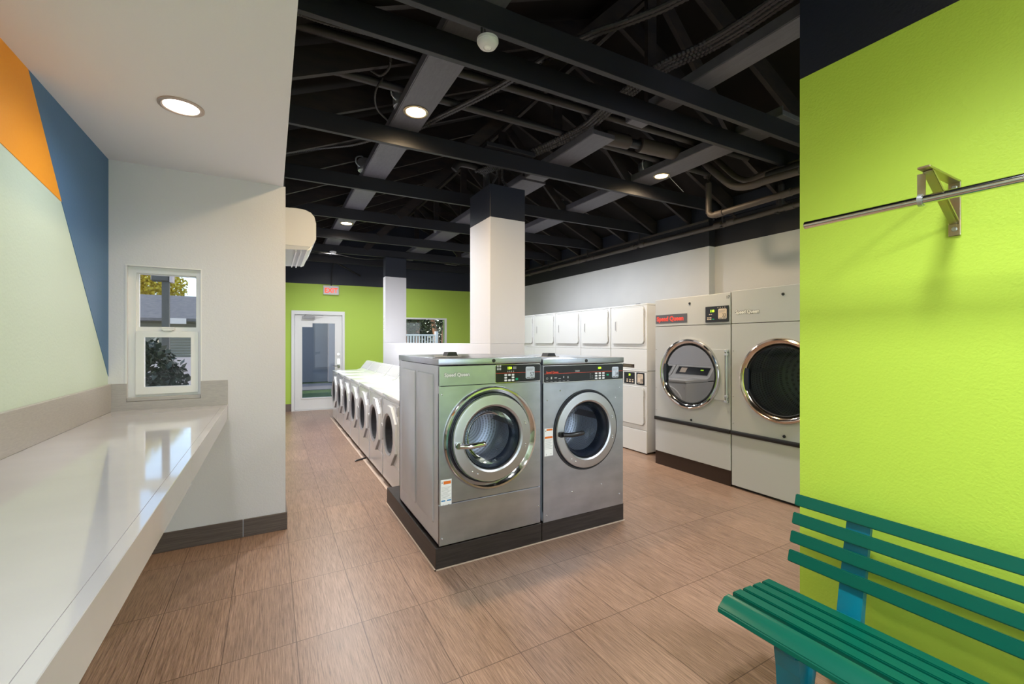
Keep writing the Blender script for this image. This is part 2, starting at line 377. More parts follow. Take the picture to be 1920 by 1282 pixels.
for (y,_),l in list(zip(JY,JL))[1:]: joist(.085,5.05,y,-.028,l)
# rafters
def rafter(side,y,label):
    b=B(); xa=.09 if side<0 else 5.12; za=3.1-(.0 if side<0 else .05)
    za=3.1-.0044 if side<0 else 3.1-.053
    w=.038; d=.19
    v=[b.verts.new(p) for p in ((xa,y,za),(2.55,y,zr),(2.55,y+w,zr),(xa,y+w,za),(xa,y,za+d),(2.55,y,zr+d),(2.55,y+w,zr+d),(xa,y+w,za+d))]
    for q in ((0,1,2,3),(4,5,6,7),(0,1,5,4),(1,2,6,5),(2,3,7,6),(3,0,4,7)): b.faces.new([v[i] for i in q])
    tag(O('roof_rafter',b,M['rafter']),label,'rafter','left roof rafters' if side<0 else 'right roof rafters')
for k in range(16): rafter(-1,.55+.61*k,'dark roof rafter on the left slope above the joists')
for k in range(15): rafter(1,.92+.61*k,'dark brown roof rafter on the right slope above the joists')
# ridge board and webs
b=B(); box(b,2.53,2.57,-3,10.2,zr-.06,zr+.22); tag(O('ridge_board',b,M['rafter']),'dark ridge board along the roof peak','ridge board')
def bar(name,p0,p1,w,d,m,label,cat,group):
    p0,p1=Vector(p0),Vector(p1); L_=(p1-p0).length; q=(p1-p0).to_track_quat('X','Z').to_matrix().to_4x4()
    b=B(); box(b,0,L_,-w/2,w/2,-d/2,d/2,mtx=Matrix.Translation(p0)@q)
    return tag(O(name,b,m),label,cat,group)
for i,y in enumerate((2.33,3.56,4.77,6.02,7.25,8.43)):
    bar('truss_web',(2.5,y+.02,zr),(1.55,y+.02,3.22),.036,.10,M['rafter'],'diagonal truss web leaning left under the roof peak','truss web','truss webs leaning left')
    bar('truss_web',(2.6,y+.02,zr),(3.5,y-.02,3.22),.036,.10,M['rafter'],'diagonal truss web leaning right under the roof peak','truss web','truss webs leaning right')
    bar('truss_post',(2.55,y+.045,zr),(2.55,y+.045,3.2),.036,.09,M['rafter'],'short vertical truss post under the roof peak','truss post','vertical truss posts')
# blocking panels over right wall
for i,(y0,y1) in enumerate(((2.4,3.5),(3.65,4.65),(4.72,5.9),(6.0,7.1),(7.2,8.3),(8.35,9.3))):
    b=B(); box(b,5.06,5.10,y0,y1,3.07,3.29); tag(O('blocking_panel',b,M['navy']),'navy blocking panel between joist ends above the right wall','blocking panel','blocking panels above the right wall')
# long flat boards
def board(x0,x1,y0,y1,z,label,th=.04,edge=True,skew=0):
    b=B(); box(b,x0,x1,y0,y1,z,z+th,b=.002)
    if edge: box(b,x0-.006,x0-.0005,y0,y1,z+.004,z+.07)
    for v in b.verts: v.co.x+=skew*(v.co.y-3)
    return tag(O('ceiling_board',b,M['board']),label,'board')
board(.853,1.09,-1,9.6,3.243,'long flat black board over the joists holding the brightest recessed lamp')
board(2.40,2.635,2.86,4.0,3.243,'short flat board over the joists in front of the near column top')
board(2.515,2.69,-1,2.60,3.243,'flat board over the nearest joists beside the thick insulated pipe')
board(3.485,3.765,1.9,9.4,3.243,'long flat brown-black board holding the right recessed lamp')
board(2.40,2.70,4.05,9.3,3.243,'wide flat board behind the near column top running to the far wall')

# recessed lamps
def lamp(x,y,z,label,r=.082,power=30,size=None,group=None,col=(.93,.965,1),trim='trimwood',lens='lens',spot=165):
    t=T('recessed_ceiling_lamp',label,'ceiling lamp',(x,y,z),0,group)
    b=B(); lathe(b,[(r+.014,0.0),(r+.014,-.006),(r,-.010),(r-.008,-.006),(r-.008,.0)],axis='z',n=40); O('trim_ring',b,M['brass'] if trim!='white' else M['trimpink'],t)
    b=B(); n=40; ring=lathe(b,[(r-.008,-.003),(.001,-.004)],axis='z',n=n); O('lens',b,M[lens],t)
    l=bpy.data.lights.new('lamp_light','SPOT'); l.energy=power; l.color=col; l.spot_size=math.radians(spot); l.spot_blend=1.0; l.shadow_soft_size=.07 if y>2 else .14
    lo=bpy.data.objects.new('lamp_light',l); C.objects.link(lo); lo.parent=t; lo.location=(0,0,-.02)
    return t
M['trimpink']=mat('pinkish_metal_trim',(.55,.45,.40),.35,.6)
M['lens2']=mat('lamp_lens_soffit',(1,.95,.9),.3,emit=(1,.90,.76),es=9)
lamp(.975,3.26,3.243,'brightest recessed ceiling lamp, glowing orange on the long left board',power=190,group=None,col=(1,.74,.44))
lamp(.986,6.82,3.243,'small far recessed lamp on the long left board near the air conditioner',power=310,col=(.97,.96,.96))
lamp(3.635,3.235,3.243,'recessed lamp on the right flat board below its junction box',power=180,r=.072,col=(1,.76,.48))
lamp(-.405,2.785,2.69,'recessed lamp in the white soffit above the counter',power=34,r=.085,trim='white',lens='lens2',col=(.94,.97,1))
# unseen lamps, mostly added as fill, behind the camera or behind joists
for (x,y,z,p) in ((-.405,.75,2.69,34),(-.405,-1.6,2.69,40),(1.20,.45,3.243,230),(.975,-1.0,3.243,230),(.975,4.98,3.243,215),(.975,8.85,3.243,190),(3.635,4.98,3.243,210),(3.635,6.3,3.243,160),(3.635,.2,3.243,320),(3.635,-1.6,3.243,200),(.975,-2.0,3.243,160),(2.52,8.85,3.243,110)):
    lamp(x,y,z,'unseen ceiling lamp giving fill light, out of the picture' if y<1 else 'added fill lamp hidden behind joists',power=p,group='unseen fill lamps',spot=108 if x==1.20 else 165)  # the narrow one is added to brighten the green wall
# junction boxes with looped conduit
def jbox(x,y,z,label,s=1):
    t=T('junction_box',label,'junction box',(x,y,z))
    b=B(); lathe(b,[(.001,0),(.075,0),(.08,.02),(.08,.10),(.07,.12),(.001,.12)],axis='z',n=24); O('box_can',b,M['zinc'] if s else M['pipe'],t)
    b=B(); flex(b,curve([(-.05,-.03,.02),(-.10,-.05,.05),(-.10,-.05,.11),(-.04,-.03,.14),(.0,0,.10)],6),.008,.012); O('conduit_loop',b,M['zinc'],t)
    return t
jbox(.90,3.34,3.29,'junction box and looped conduit above the brightest lamp')
jbox(3.56,3.38,3.29,'junction box with conduit loop above the right recessed lamp')
jbox(3.56,4.88,3.29,'grey junction box with two conduit loops beyond the right lamp')
jbox(.88,4.78,3.29,'junction box with small loop on the long left board by the middle joist')
jbox(2.45,6.9,3.29,'small junction box far behind, left of the near column top')
b=B(); tube(b,curve([(3.60,3.12,3.22),(3.62,3.10,3.17),(3.72,3.02,3.02)],6),.0025,6); tag(O('hanging_wire',b,M['zinc']),'thin wire dangling beside the right recessed lamp','wire')

# pipes under the roof
def pipe(name,pts,r,m,label,cat='pipe',n=14,coup=()):
    t=T(name,label,cat,tuple(pts[0])); p0=Vector(pts[0]); q=[Vector(p)-p0 for p in pts]
    b=B(); tube(b,q,r,n); O('pipe_run',b,m,t)
    for c,d in coup:
        c=Vector(c)-p0; d=Vector(d).normalized()
        b=B(); tube(b,[c-d*.05,c-d*.046,c-d*.03,c+d*.03,c+d*.046,c+d*.05],[r*1.1,r*1.28,r*1.18,r*1.18,r*1.28,r*1.1],n); O('coupling',b,m,t)
    return t
pipe('black_pipe',[(.09,2.88,3.37),(4.30,2.70,3.37)],.030,M['pipe'],'straight black pipe running just behind the front pair of joists')
pipe('black_pipe',[(.09,3.21,3.35),(4.27,3.14,3.35)],.030,M['pipe'],'straight black pipe crossing above the brightest recessed lamp')
t=pipe('insulated_pipe',[(3.05,2.98,3.34),(3.62,2.92,3.34),(3.66,2.92,3.34)],[.066,.066,.055],M['pipe_brown'],'thick insulated pipe section between two flat boards','pipe',24)
b=B(); tube(b,[(-.40,.04,0),(-.36,.036,0),(-.13,.014,0),(-.115,.013,0)],[.060,.066,.062,.045],20); O('open_sleeve',b,M['pipe_brown'],t)
b=B(); tube(b,[(-.13,.014,0),(0.02,0,0)],.04,18); O('inner_pipe',b,M['rubber'],t)
b=B(); tube(b,[(-.406,.0405,0),(-.401,.04,0)],.035,18); O('sleeve_mouth',b,M['rubber'],t)
# bent insulated pair and wall pipes on the right
pipe('insulated_pipe',curve([(4.1, 3.05, 3.403),(4.1, 2.872, 3.2),(4.1, 2.741, 3.069),(4.1, 2.627, 3.016),(4.1, 2.502, 2.998),(4.1, 2.388, 3.002),(4.1, 2.091, 2.99)],7),.036,M['pipe_brown'],'lower bent insulated pipe dipping near the right wall corner',n=20)
pipe('insulated_pipe',curve([(4.2, 3.006, 3.466),(4.2, 2.831, 3.255),(4.2, 2.731, 3.155),(4.2, 2.618, 3.101),(4.2, 2.447, 3.112),(4.2, 2.142, 3.115)],7),.028,M['pipe_brown'],'upper bent pipe nested behind the lower bent insulated pipe',n=20)
q0=Vector((4.13, 2.391, 3.034)); q1=Vector((4.13, 2.019, 3.037))
pipe('insulated_pipe',[q0,q0+(q1-q0)*1.8],.055,M['pipe'],'thick sleeve on the bent pipe disappearing behind the green wall',n=24)
el=[(4.27,3.17,3.34)]+curve([(4.27,3.13,3.32),(4.27,3.13,2.95),(4.27,3.12,2.90),(4.27,3.08,2.872),(4.27,3.02,2.870)],5)
pipe('elbow_pipe',[Vector(p) for p in el]+[Vector((4.27,1.1,2.895))],.031,M['pipe_brown'],'orange-lit pipe dropping from the joists and turning towards the green wall',coup=[((4.27,3.0,2.87),(0,-1,.03)),((4.27,2.3,2.88),(0,-1,.03))])
pipe('drain_pipe',[(4.93,9.7,2.955),(4.93,3.62,2.935),(4.93,3.50,2.93),(4.93,1.1,2.97)],.031,M['pipe_brown'],'long brown pipe hung along the top of the right wall',coup=[((4.93,y,2.945),(0,1,0)) for y in (3.30,3.48,4.75,4.95,5.9,6.3,7.2,8.0,2.62)])
pipe('vent_pipe',[(4.88,2.68,2.97),(4.88,2.68,3.19)],.03,M['pipe'],'short upright black pipe joining the two wall pipes')
for i,y in enumerate((2.75,3.42,4.82,6.06,7.3,8.3)):
    b=B(); box(b,4.925,4.935,y-.012,y+.012,2.90,3.24); tube(b,[(4.93,y,3.22),(4.93,y+.02,3.26)],.008,6); box(b,4.893,4.967,y-.014,y+.014,2.902,2.912)
    tag(O('pipe_hanger',b,M['pipe']),'thin strap hanger holding the long wall pipe','pipe hanger','strap hangers of the wall pipe')
b=B(); box(b,4.985,4.999,3.66,10,3.045,3.075); tag(O('top_plate',b,M['pipe_brown']),'dark wooden plate along the top of the right wall','plate')
pipe('elbow_pipe',curve([(1.70,4.30,3.30),(1.76,4.28,3.37),(1.95,4.28,3.37),(2.04,4.30,3.36),(2.10,4.34,3.30),(2.10,4.34,3.0)],5),.036,M['pipe'],'black elbow pipe dropping into the near column top')
for (y,s) in ((3.93,0),(4.0,.05)):
    b=B(); flex(b,curve([(2.02+s*2,y,3.30),(2.02+s*2,y,3.18),(1.98+s*4,y,3.10),(1.96+s*5,y,3.04)],5),.014,.014)
    tag(O('flexible_conduit',b,M['pipe']),'short ribbed conduit curling down onto the near column, '+('left one' if s==0 else 'right one'),'conduit')
# flexible ribbed conduit bundles
def bundle(pts,n,sp,r,label,cl=M['pipe'],perp=(1,0,0),pitch=.026):
    t=T('conduit_bundle',label,'conduit',tuple(pts[0])); p0=Vector(pts[0]); pv=Vector(perp)
    for i in range(n):
        b=B(); flex(b,[Vector(p)-p0+pv*((i-(n-1)/2)*sp)+Vector((0,0,.004*(i%2))) for p in curve(pts,4)],r,pitch); O('conduit',b,cl,t)
    return t
bundle([(2.40,.7,3.33),(2.42,1.3,3.33),(2.41,1.55,3.32),(2.38,1.8,3.32),(2.30,2.10,3.32),(2.34,2.65,3.32),(2.37,3.0,3.32),(2.20,3.65,3.31),(2.0,4.3,3.33)],4,.036,.019,'thick bundle of ribbed black conduits crossing to the near column',perp=(.95,.1,0))
bundle([(2.10,.9,3.33),(1.93,1.55,3.31),(1.80,1.83,3.31),(1.64,2.1,3.31),(1.44,2.75,3.31),(1.32,3.05,3.30),(1.18,3.4,3.30),(1.05,3.75,3.3)],2,.036,.017,'pair of ribbed conduits running towards the brightest lamp',perp=(.9,.3,0))
bundle([(.12,4.72,3.30),(.40,4.45,3.30),(.65,4.15,3.27),(.85,3.95,3.30)],2,.03,.010,'pair of thin conduits sagging between joists on the left',perp=(.5,.5,0))
bundle([(.1,2.40,3.11),(.3,2.405,3.115),(.75,2.36,3.13)],1,.03,.010,'thin ribbed conduit under the second joist by the soffit edge',pitch=.014)
bundle([(.70,2.9,3.4),(.70,2.95,3.33),(.66,3.02,3.30),(.60,3.05,3.33)],1,.03,.010,'short ribbed conduit loop left of the brightest lamp',pitch=.014)
bundle([(.70,3.15,3.36),(.66,3.2,3.28),(.70,3.35,3.24),(.82,3.5,3.24)],1,.03,.008,'thin conduit loop curving under beside the brightest lamp',pitch=.014)
bundle([(.2,9.2,3.18),(1.0,8.9,3.16),(1.6,8.8,3.10),(2.4,8.9,3.2),(4.0,8.9,3.16)],1,.03,.012,'sagging conduit near the far wall top')
# thin beam block over near joist
for (x0,x1,y,z,l) in ((1.70,2.22,3.50,3.245,'lower angled timber block on the joist in front of the near column'),(1.95,2.28,3.62,3.30,'upper angled timber block on the joist in front of the near column')):
    b=B(); box(b,x0,x1,y,y+.09,z,z+.04,b=.003); tag(O('timber_block',b,M['black']),l,'timber block')

# motion sensors
def sensor(x,y,z,label):
    t=T('motion_sensor',label,'motion sensor',(x,y,z))
    b=B(); lathe(b,[(.001,.016),(.050,.016),(.056,.012),(.056,-.002),(.053,-.004),(.053,-.008),(.044,-.022),(.030,-.029),(.022,-.030),(.020,-.026)],axis='z',n=40); O('housing',b,M['offwhite'],t)
    b=B(); lathe(b,[(.020,-.028),(.016,-.032),(.010,-.034),(.001,-.034)],axis='z',n=30); O('lens_dome',b,M['vinyl'],t)
    b=B(); tube(b,[(-.03,0.01,.03),(-.03,.01,.09)],.006,8); tube(b,[(-.01,0.01,.03),(-.012,.01,.09)],.004,8); O('wire_stub',b,M['pipe'],t)
    return t
s1=sensor(.985,2.02,3.03,'white round motion sensor below the front joists')
s2=sensor(.955,8.18,3.055,'small white round motion sensor far off above the exit sign')

# ---------------------------------------------------------------- alcove window
t=T('window_1','white single-hung window above the counter end','window',(0,3.83,0)); t['kind']='structure'; del t['label'],t['category']
b=B()
rframe(b,WX0,WX1,WZ0,WZ1,.042,.03,.042,.03,.03,.13)
O('window_frame',b,M['vinyl'],t)
b=B()
rframe(b,-.812,-.470,1.546,1.949,.013,.007,.006,.030,.046,.075)
O('upper_sash',b,M['vinyl'],t)
b=B()
rframe(b,-.811,-.462,1.108,1.545,.046,.042,.042,.050,.012,.045)
s=O('lower_sash',b,M['vinyl'],t)
b=B(); box(b,-.67,-.60,.005,.04,1.553,1.562,b=.002); box(b,-.66,-.61,.0,.012,1.548,1.556,b=.001); box(b,-.672,-.598,.012,.05,1.563,1.575,b=.002); O('sash_latch',b,M['vinyl'],s)
b=B(); box(b,-.80,-.475,.058,.062,1.57,1.95); O('upper_pane',b,M['glass'],t)
b=B(); box(b,-.768,-.500,.028,.032,1.15,1.51); O('lower_pane',b,M['glass'],t)
b=B(); box(b,WX0,WX1,-.012,.06,WZ0-.012,WZ0+.012,b=.002); O('window_sill',b,M['quartz_grey'],t)
b=B(); 
rframe(b,WX0-.008,WX1+.006,WZ0,WZ1+.008,.008,.006,.008,.001,-.003,.0005)
O('window_trim',b,M['vinyl'],t)

# ---------------------------------------------------------------- counter
t=T('folding_counter','long white quartz folding counter along the mural wall','counter',(-.61,0,0))
b=B(); box(b,-.34,.298,-2.9,3.828,.975,1.005); box(b,.298,.33,-2.9,3.828,.898,1.005,b=.0015); O('countertop',b,M['quartz'],t)
for y in (3.40,.9,-1.2):
    b=B(); box(b,.262,.292,y-.02,y+.02,.915,.974); box(b,-.33,.29,y-.02,y+.02,.945,.974); box(b,-.335,-.30,y-.02,y+.02,.55,.974); O('support_bracket',b,M['lightgrey'],t)
b=B(); box(b,-.95,-.93,-2.9,3.828,1.005,1.188,b=.002); tag(O('backsplash',b,M['quartz_grey']),'long grey quartz backsplash under the colourful mural','backsplash')
b=B()
for x0,x1,z0,z1 in ((-.93,-.853,1.005,1.188),(-.853,-.442,1.005,1.064),(-.442,-.28,1.005,1.188)): box(b,x0,x1,3.812,3.83,z0,z1)
tag(O('backsplash',b,M['quartz_grey']),'short grey quartz backsplash notched around the window','backsplash')

# ---------------------------------------------------------------- far door
t=T('door_1','','door',(.26,10.27,0),th2); del t['label'],t['category']; t['kind']='structure'
b=B()
rframe(b,DX0-.01,DX1+.01,.0,DZ+.01,.06,.05,.08,.012,-.03,.12)
O('door_frame',b,M['vinyl'],t)
b=B()
rframe(b,.185,1.12,.02,2.055,.13,.135,.165,.235,0,.045); rframe(b,.300,.998,.245,1.90,.025,.025,.025,.025,-.008,.0505)
leaf=O('door_leaf',b,M['vinyl'],t)
b=B(); box(b,.315,.985,.02,.026,.25,1.89); O('pane',b,M['glass'],leaf)
b=B(); box(b,.33,.57,-.055,0,1.965,2.02,b=.004); tube(b,[(.37,-.04,2.02),(.39,-.05,2.055),(.74,-.04,2.04)],.008,8); tube(b,[(.39,-.05,2.055),(.56,-.10,2.045),(.74,-.04,2.04)],.006,8); O('door_closer',b,M['greyplastic'],leaf)
b=B(); rr(b,1.02,1.08,.90,1.10,-.012,0,.02,bev=.002); tube(b,[(1.05,-.012,.945),(1.05,-.055,.945),(.93,-.06,.94)],.010,10); tube(b,[(1.05,-.03,1.05),(1.05,0,1.05)],.018,14); O('door_handle',b,M['chrome'],leaf)
b=B(); tube(b,[(1.045,-.02,1.20),(1.045,0,1.20)],.028,18); O('deadbolt',b,M['chrome'],leaf)
b=B(); box(b,.30,.525,-.006,-.002,1.79,1.935); O('door_notice',b,M['paper'],leaf)
b=B(); box(b,DX0,DX1,-.02,.10,0,.018); O('threshold',b,M['lightgrey'],t)
# far window
t=T('window_2','','w',(.26,10.27,0),th2); del t['label'],t['category']; t['kind']='structure'
b=B()
rframe(b,QX0,QX1+.055,QZ0,QZ1+.015,.03,.055,.035,.03,-.012,.11)
O('window_frame',b,M['vinyl'],t)
b=B(); box(b,QX0+.02,QX1-.02,.05,.055,QZ0+.02,QZ1-.02); O('pane',b,M['glass'],t)
# exit sign and riser conduit
cu,su=math.cos(th2),math.sin(th2)
t=T('exit_sign','lit white exit sign with red letters above the far door','exit sign',(.26+.895*cu-.03*-su,10.27+.895*su-.035,2.60),th2)
b=B(); box(b,-.157,.157,-.02,.02,-.098,.098,b=.006); O('sign_body',b,M['offwhite'],t)
text('sign_letters','EXIT',.145,M['led'],t,(0,-.0215,-.055),bold=.003,align='CENTER',sx=.9)
pipe('conduit_riser',[(1.15,10.15,2.69),(1.16,10.15,3.0),(1.20,10.1,3.2)],.012,M['pipe'],'thin conduit rising from the exit sign to the ceiling','conduit')
bar('ceiling_brace',(.9,9.5,3.25),(1.75,10.1,2.95),.03,.03,M['pipe'],'thin diagonal brace by the far wall top','brace',None)
# notice on far column
b=B(); box(b,1.903,1.909,8.415,8.515,1.70,1.98); o=tag(O('paper_notice',b,M['paper']),'tall paper notice on the side of the far column','notice')
for i in range(9):
    b=B(); box(b,1.9015,1.9032,8.428,8.502-.02*(i%3),1.73+i*.027,1.737+i*.027); O('text_line',b,M['greymark'],o)

# air conditioner
t=T('wall_air_conditioner','cream split air conditioner mounted high behind the alcove wall','air conditioner',(.10,4.15,2.37))
prof=[(0,2.617),(.083,2.624),(.159,2.619),(.206,2.60),(.233,2.568),(.247,2.51),(.247,2.372),(.218,2.316),(.197,2.301),(0,2.301)]
def yext(bm,pts,y0,y1,mi=0):
    a=[bm.verts.new((x,y0,z-2.37)) for x,z in pts]; c=[bm.verts.new((x,y1,z-2.37)) for x,z in pts]; n=len(pts); bm.faces.new(a); bm.faces.new(c)
    for k in range(n): bm.faces.new((a[k],a[(k+1)%n],c[(k+1)%n],c[k]))
b=B(); yext(b,prof,0,.95); O('housing',b,M['offwhite'],t)
b=B(); yext(b,[(0,2.3005),(.196,2.3005),(.190,2.285),(.175,2.272),(0,2.262)],.002,.94); O('air_outlet',b,M['enamel_grey'],t)
b=B(); yext(b,[(.200,2.303),(.219,2.315),(.205,2.280),(.180,2.266),(.172,2.268),(.190,2.285)],0,.95); O('louvre',b,M['vinyl'],t)
b=B(); 
for x in (.085,.125): yext(b,[(x,2.27),(x+.010,2.27),(x+.010,2.252),(x,2.250)],.02,.92)
O('vane',b,M['vinyl'],t)

# ---------------------------------------------------------------- green bench
t=T('slatted_bench','green slatted bench with teal legs in front of the lime wall','bench',(1.85,.0,0))
yL,yR=1.10,-.75
def slat(name,prof,label=None):
    b=B(); a=[b.verts.new((x,yR,z)) for x,z in prof]; c=[b.verts.new((x,yL,z)) for x,z in prof]; n=len(prof); f1=b.faces.new(a); f2=b.faces.new(c)
    for k in range(n): b.faces.new((a[k],a[(k+1)%n],c[(k+1)%n],c[k]))
    bmesh.ops.bevel(b,geom=[e for e in b.edges],offset=.0035,segments=2,affect='EDGES')
    return O(name,b,M['bench_green'],t)
# seat slats: front one wide and rounded, then narrower ones
def rect_rot(cx,cz,w,h,a):
    c,s=math.cos(a),math.sin(a); return [(cx+x*c-z*s,cz+x*s+z*c) for x,z in ((-w/2,-h/2),(w/2,-h/2),(w/2,h/2),(-w/2,h/2))]
xs0=-.30
slat('seat_slat',[(xs0,.395),(xs0+.005,.415),(xs0+.045,.447),(xs0+.075,.449),(xs0+.078,.425),(xs0+.03,.40)])
for i in range(4): slat('seat_slat',rect_rot(xs0+.125+i*.068,.436-.004*i,.052,.024,-.04))
# back slats lean away from the seat
for (x,z) in ((.215,.500),(.232,.582),(.250,.662),(.272,.742)): slat('back_slat',rect_rot(x,z,.020,.052,-.26))
def legset(y):
    w=.042
    def yprism(name,pts,y0,y1):
        b=B(); a=[b.verts.new((x,y0,z)) for x,z in pts]; c=[b.verts.new((x,y1,z)) for x,z in pts]; n=len(pts); b.faces.new(a); b.faces.new(c)
        for k in range(n): b.faces.new((a[k],a[(k+1)%n],c[(k+1)%n],c[k]))
        bmesh.ops.bevel(b,geom=list(b.edges),offset=.003,segments=1,affect='EDGES'); return O(name,b,M['bench_teal'],t)
    yprism('back_upright',[(.18,.30),(.225,.30),(.262,.55),(.312,.748),(.288,.756),(.250,.60),(.212,.44)],y-w,y+w)
    yprism('seat_bearer',[(-.26,.36),(-.28,.40),(-.24,.424),(.05,.412),(.20,.33),(.19,.30),(.06,.365),(-.12,.372)],y-w*.8,y+w*.8)
    yprism('front_leg',[(-.27,0),(-.19,0),(-.165,.20),(-.13,.32),(-.08,.368),(-.26,.368),(-.245,.30),(-.232,.18)],y-w,y+w)
    yprism('rear_leg',[(.24,0),(.31,0),(.26,.18),(.205,.36),(.13,.37),(.18,.28),(.215,.15)],y-w,y+w)
    yprism('leg_rib',[(-.235,.01),(-.222,.01),(-.20,.20),(-.165,.34),(-.18,.35),(-.215,.20)],y-w-.012,y+w+.012)
legset(.86); legset(-.45)

# clothes rail
t=T('hanging_rail','polished steel hanging rail on the lime green wall','rail',(1.985,.99,1.965))
b=B(); tube(b,[(0,0,0),(0,-2.6,0)],.0155,28); tube(b,[(0,.0005,0),(0,.0015,0)],.0155,28); O('rod',b,M['chrome'],t)
for yb in (-.393,-2.1):
    h=T('bracket','','x'); 
    bpy.data.objects.remove(h)
    b=B()
    box(b,.237,.245,yb-.017,yb+.017,-.10,.105,b=.002)          # wall plate
    box(b,-.045,.245,yb-.017,yb+.017,.097,.105,b=.002)         # top arm
    br=O('wall_bracket',b,M['brass'],t)
    bar2=B(); p0,p1=Vector((-.01,yb,.095)),Vector((.238,yb,-.055)); q=(p1-p0).to_track_quat('X','Z').to_matrix().to_4x4(); box(bar2,0,(p1-p0).length,-.013,.013,-.003,.003,b=.001,mtx=Matrix.Translation(p0)@q)
    box(bar2,0,(p1-p0).length,-.013,-.010,-.003,.012,mtx=Matrix.Translation(p0)@q); O('brace_strut',bar2,M['brass'],br)
    b=B(); box(b,-.0025,.0025,yb+.008,yb+.030,.014,.092); O('hanger_strap',b,M['brass'],br)
    b=B(); lathe(b,[(.0165,yb+.014),(.0215,yb+.014),(.0215,yb+.026),(.0165,yb+.026),(.0165,yb+.014)],n=28); box(b,-.004,.004,yb+.012,yb+.028,.0,.03) if False else None; O('clamp_ring',b,M['zinc'],br)
    b=B(); 
    for z in (-.075,.08): 
        for r_,y_ in ((.008,0),):
            tube(b,[(.237,yb,z),(.233,yb,z)],[.009,.006],14)
    O('screw',b,M['zinc'],br)

# ---------------------------------------------------------------- big steel washers
b=B()
box(b,.926,1.738,2.66,4.0,0,.139,b=.003); box(b,1.742,2.545,2.66,4.0,0,.139,b=.003)
pl=tag(O('equipment_plinth',b,M['plinth']),'dark tiled plinth under the two big steel washers','plinth')
b=B(); box(b,.916,.926,2.65,4.0,0,.004); box(b,.916,2.553,2.65,2.66,0,.004); O('grout_edge',b,M['grout'],pl)

def textlines(b,x0,x1,z0,z1,n,y,h=.0012):
    for i in range(n):
        z=z1-(z1-z0)*(i+.5)/n; w=(x1-x0)*(1-.25*((i*7)%3)/2); box(b,x0,x0+w,y-.0004,y,z-h,z+h)
def sticker(par,x0,x1,z0,z1,num,y=-.0035,m='sticker',s=1):
    b=B(); rr(b,x0,x1,z0,z1,y,y+.0012,(x1-x0)*.15); k=O('number_sticker',b,M[m],par)
    w=x1-x0; h=z1-z0
    b=B(); textlines(b,x0+.1*w,x1-.1*w,z0+.62*h,z1-.1*h,3,y-.0002,h*.012); box(b,x0+.1*w,x0+.48*w,y-.0006,y-.0001,z0+.03*h,z0+.13*h); box(b,x0+.55*w,x0+.92*w,y-.0006,y-.0001,z0+.03*h,z0+.13*h); O('fine_print',b,M['greymark'],k)
    text('sticker_number',num,h*.48,M['darkmark'],k,(x0+.70*w,y-.0006,z0+.20*h),align='CENTER',thick=.0003,sx=.85)
    return k
def door_bolts(par,pts,y,m='chrome'):
    b=B()
    for x,z in pts: lathe(b,[(.0055,y),(.0048,y-.004),(.001,y-.005)],x,z,12)
    O('screws',b,M[m],par)

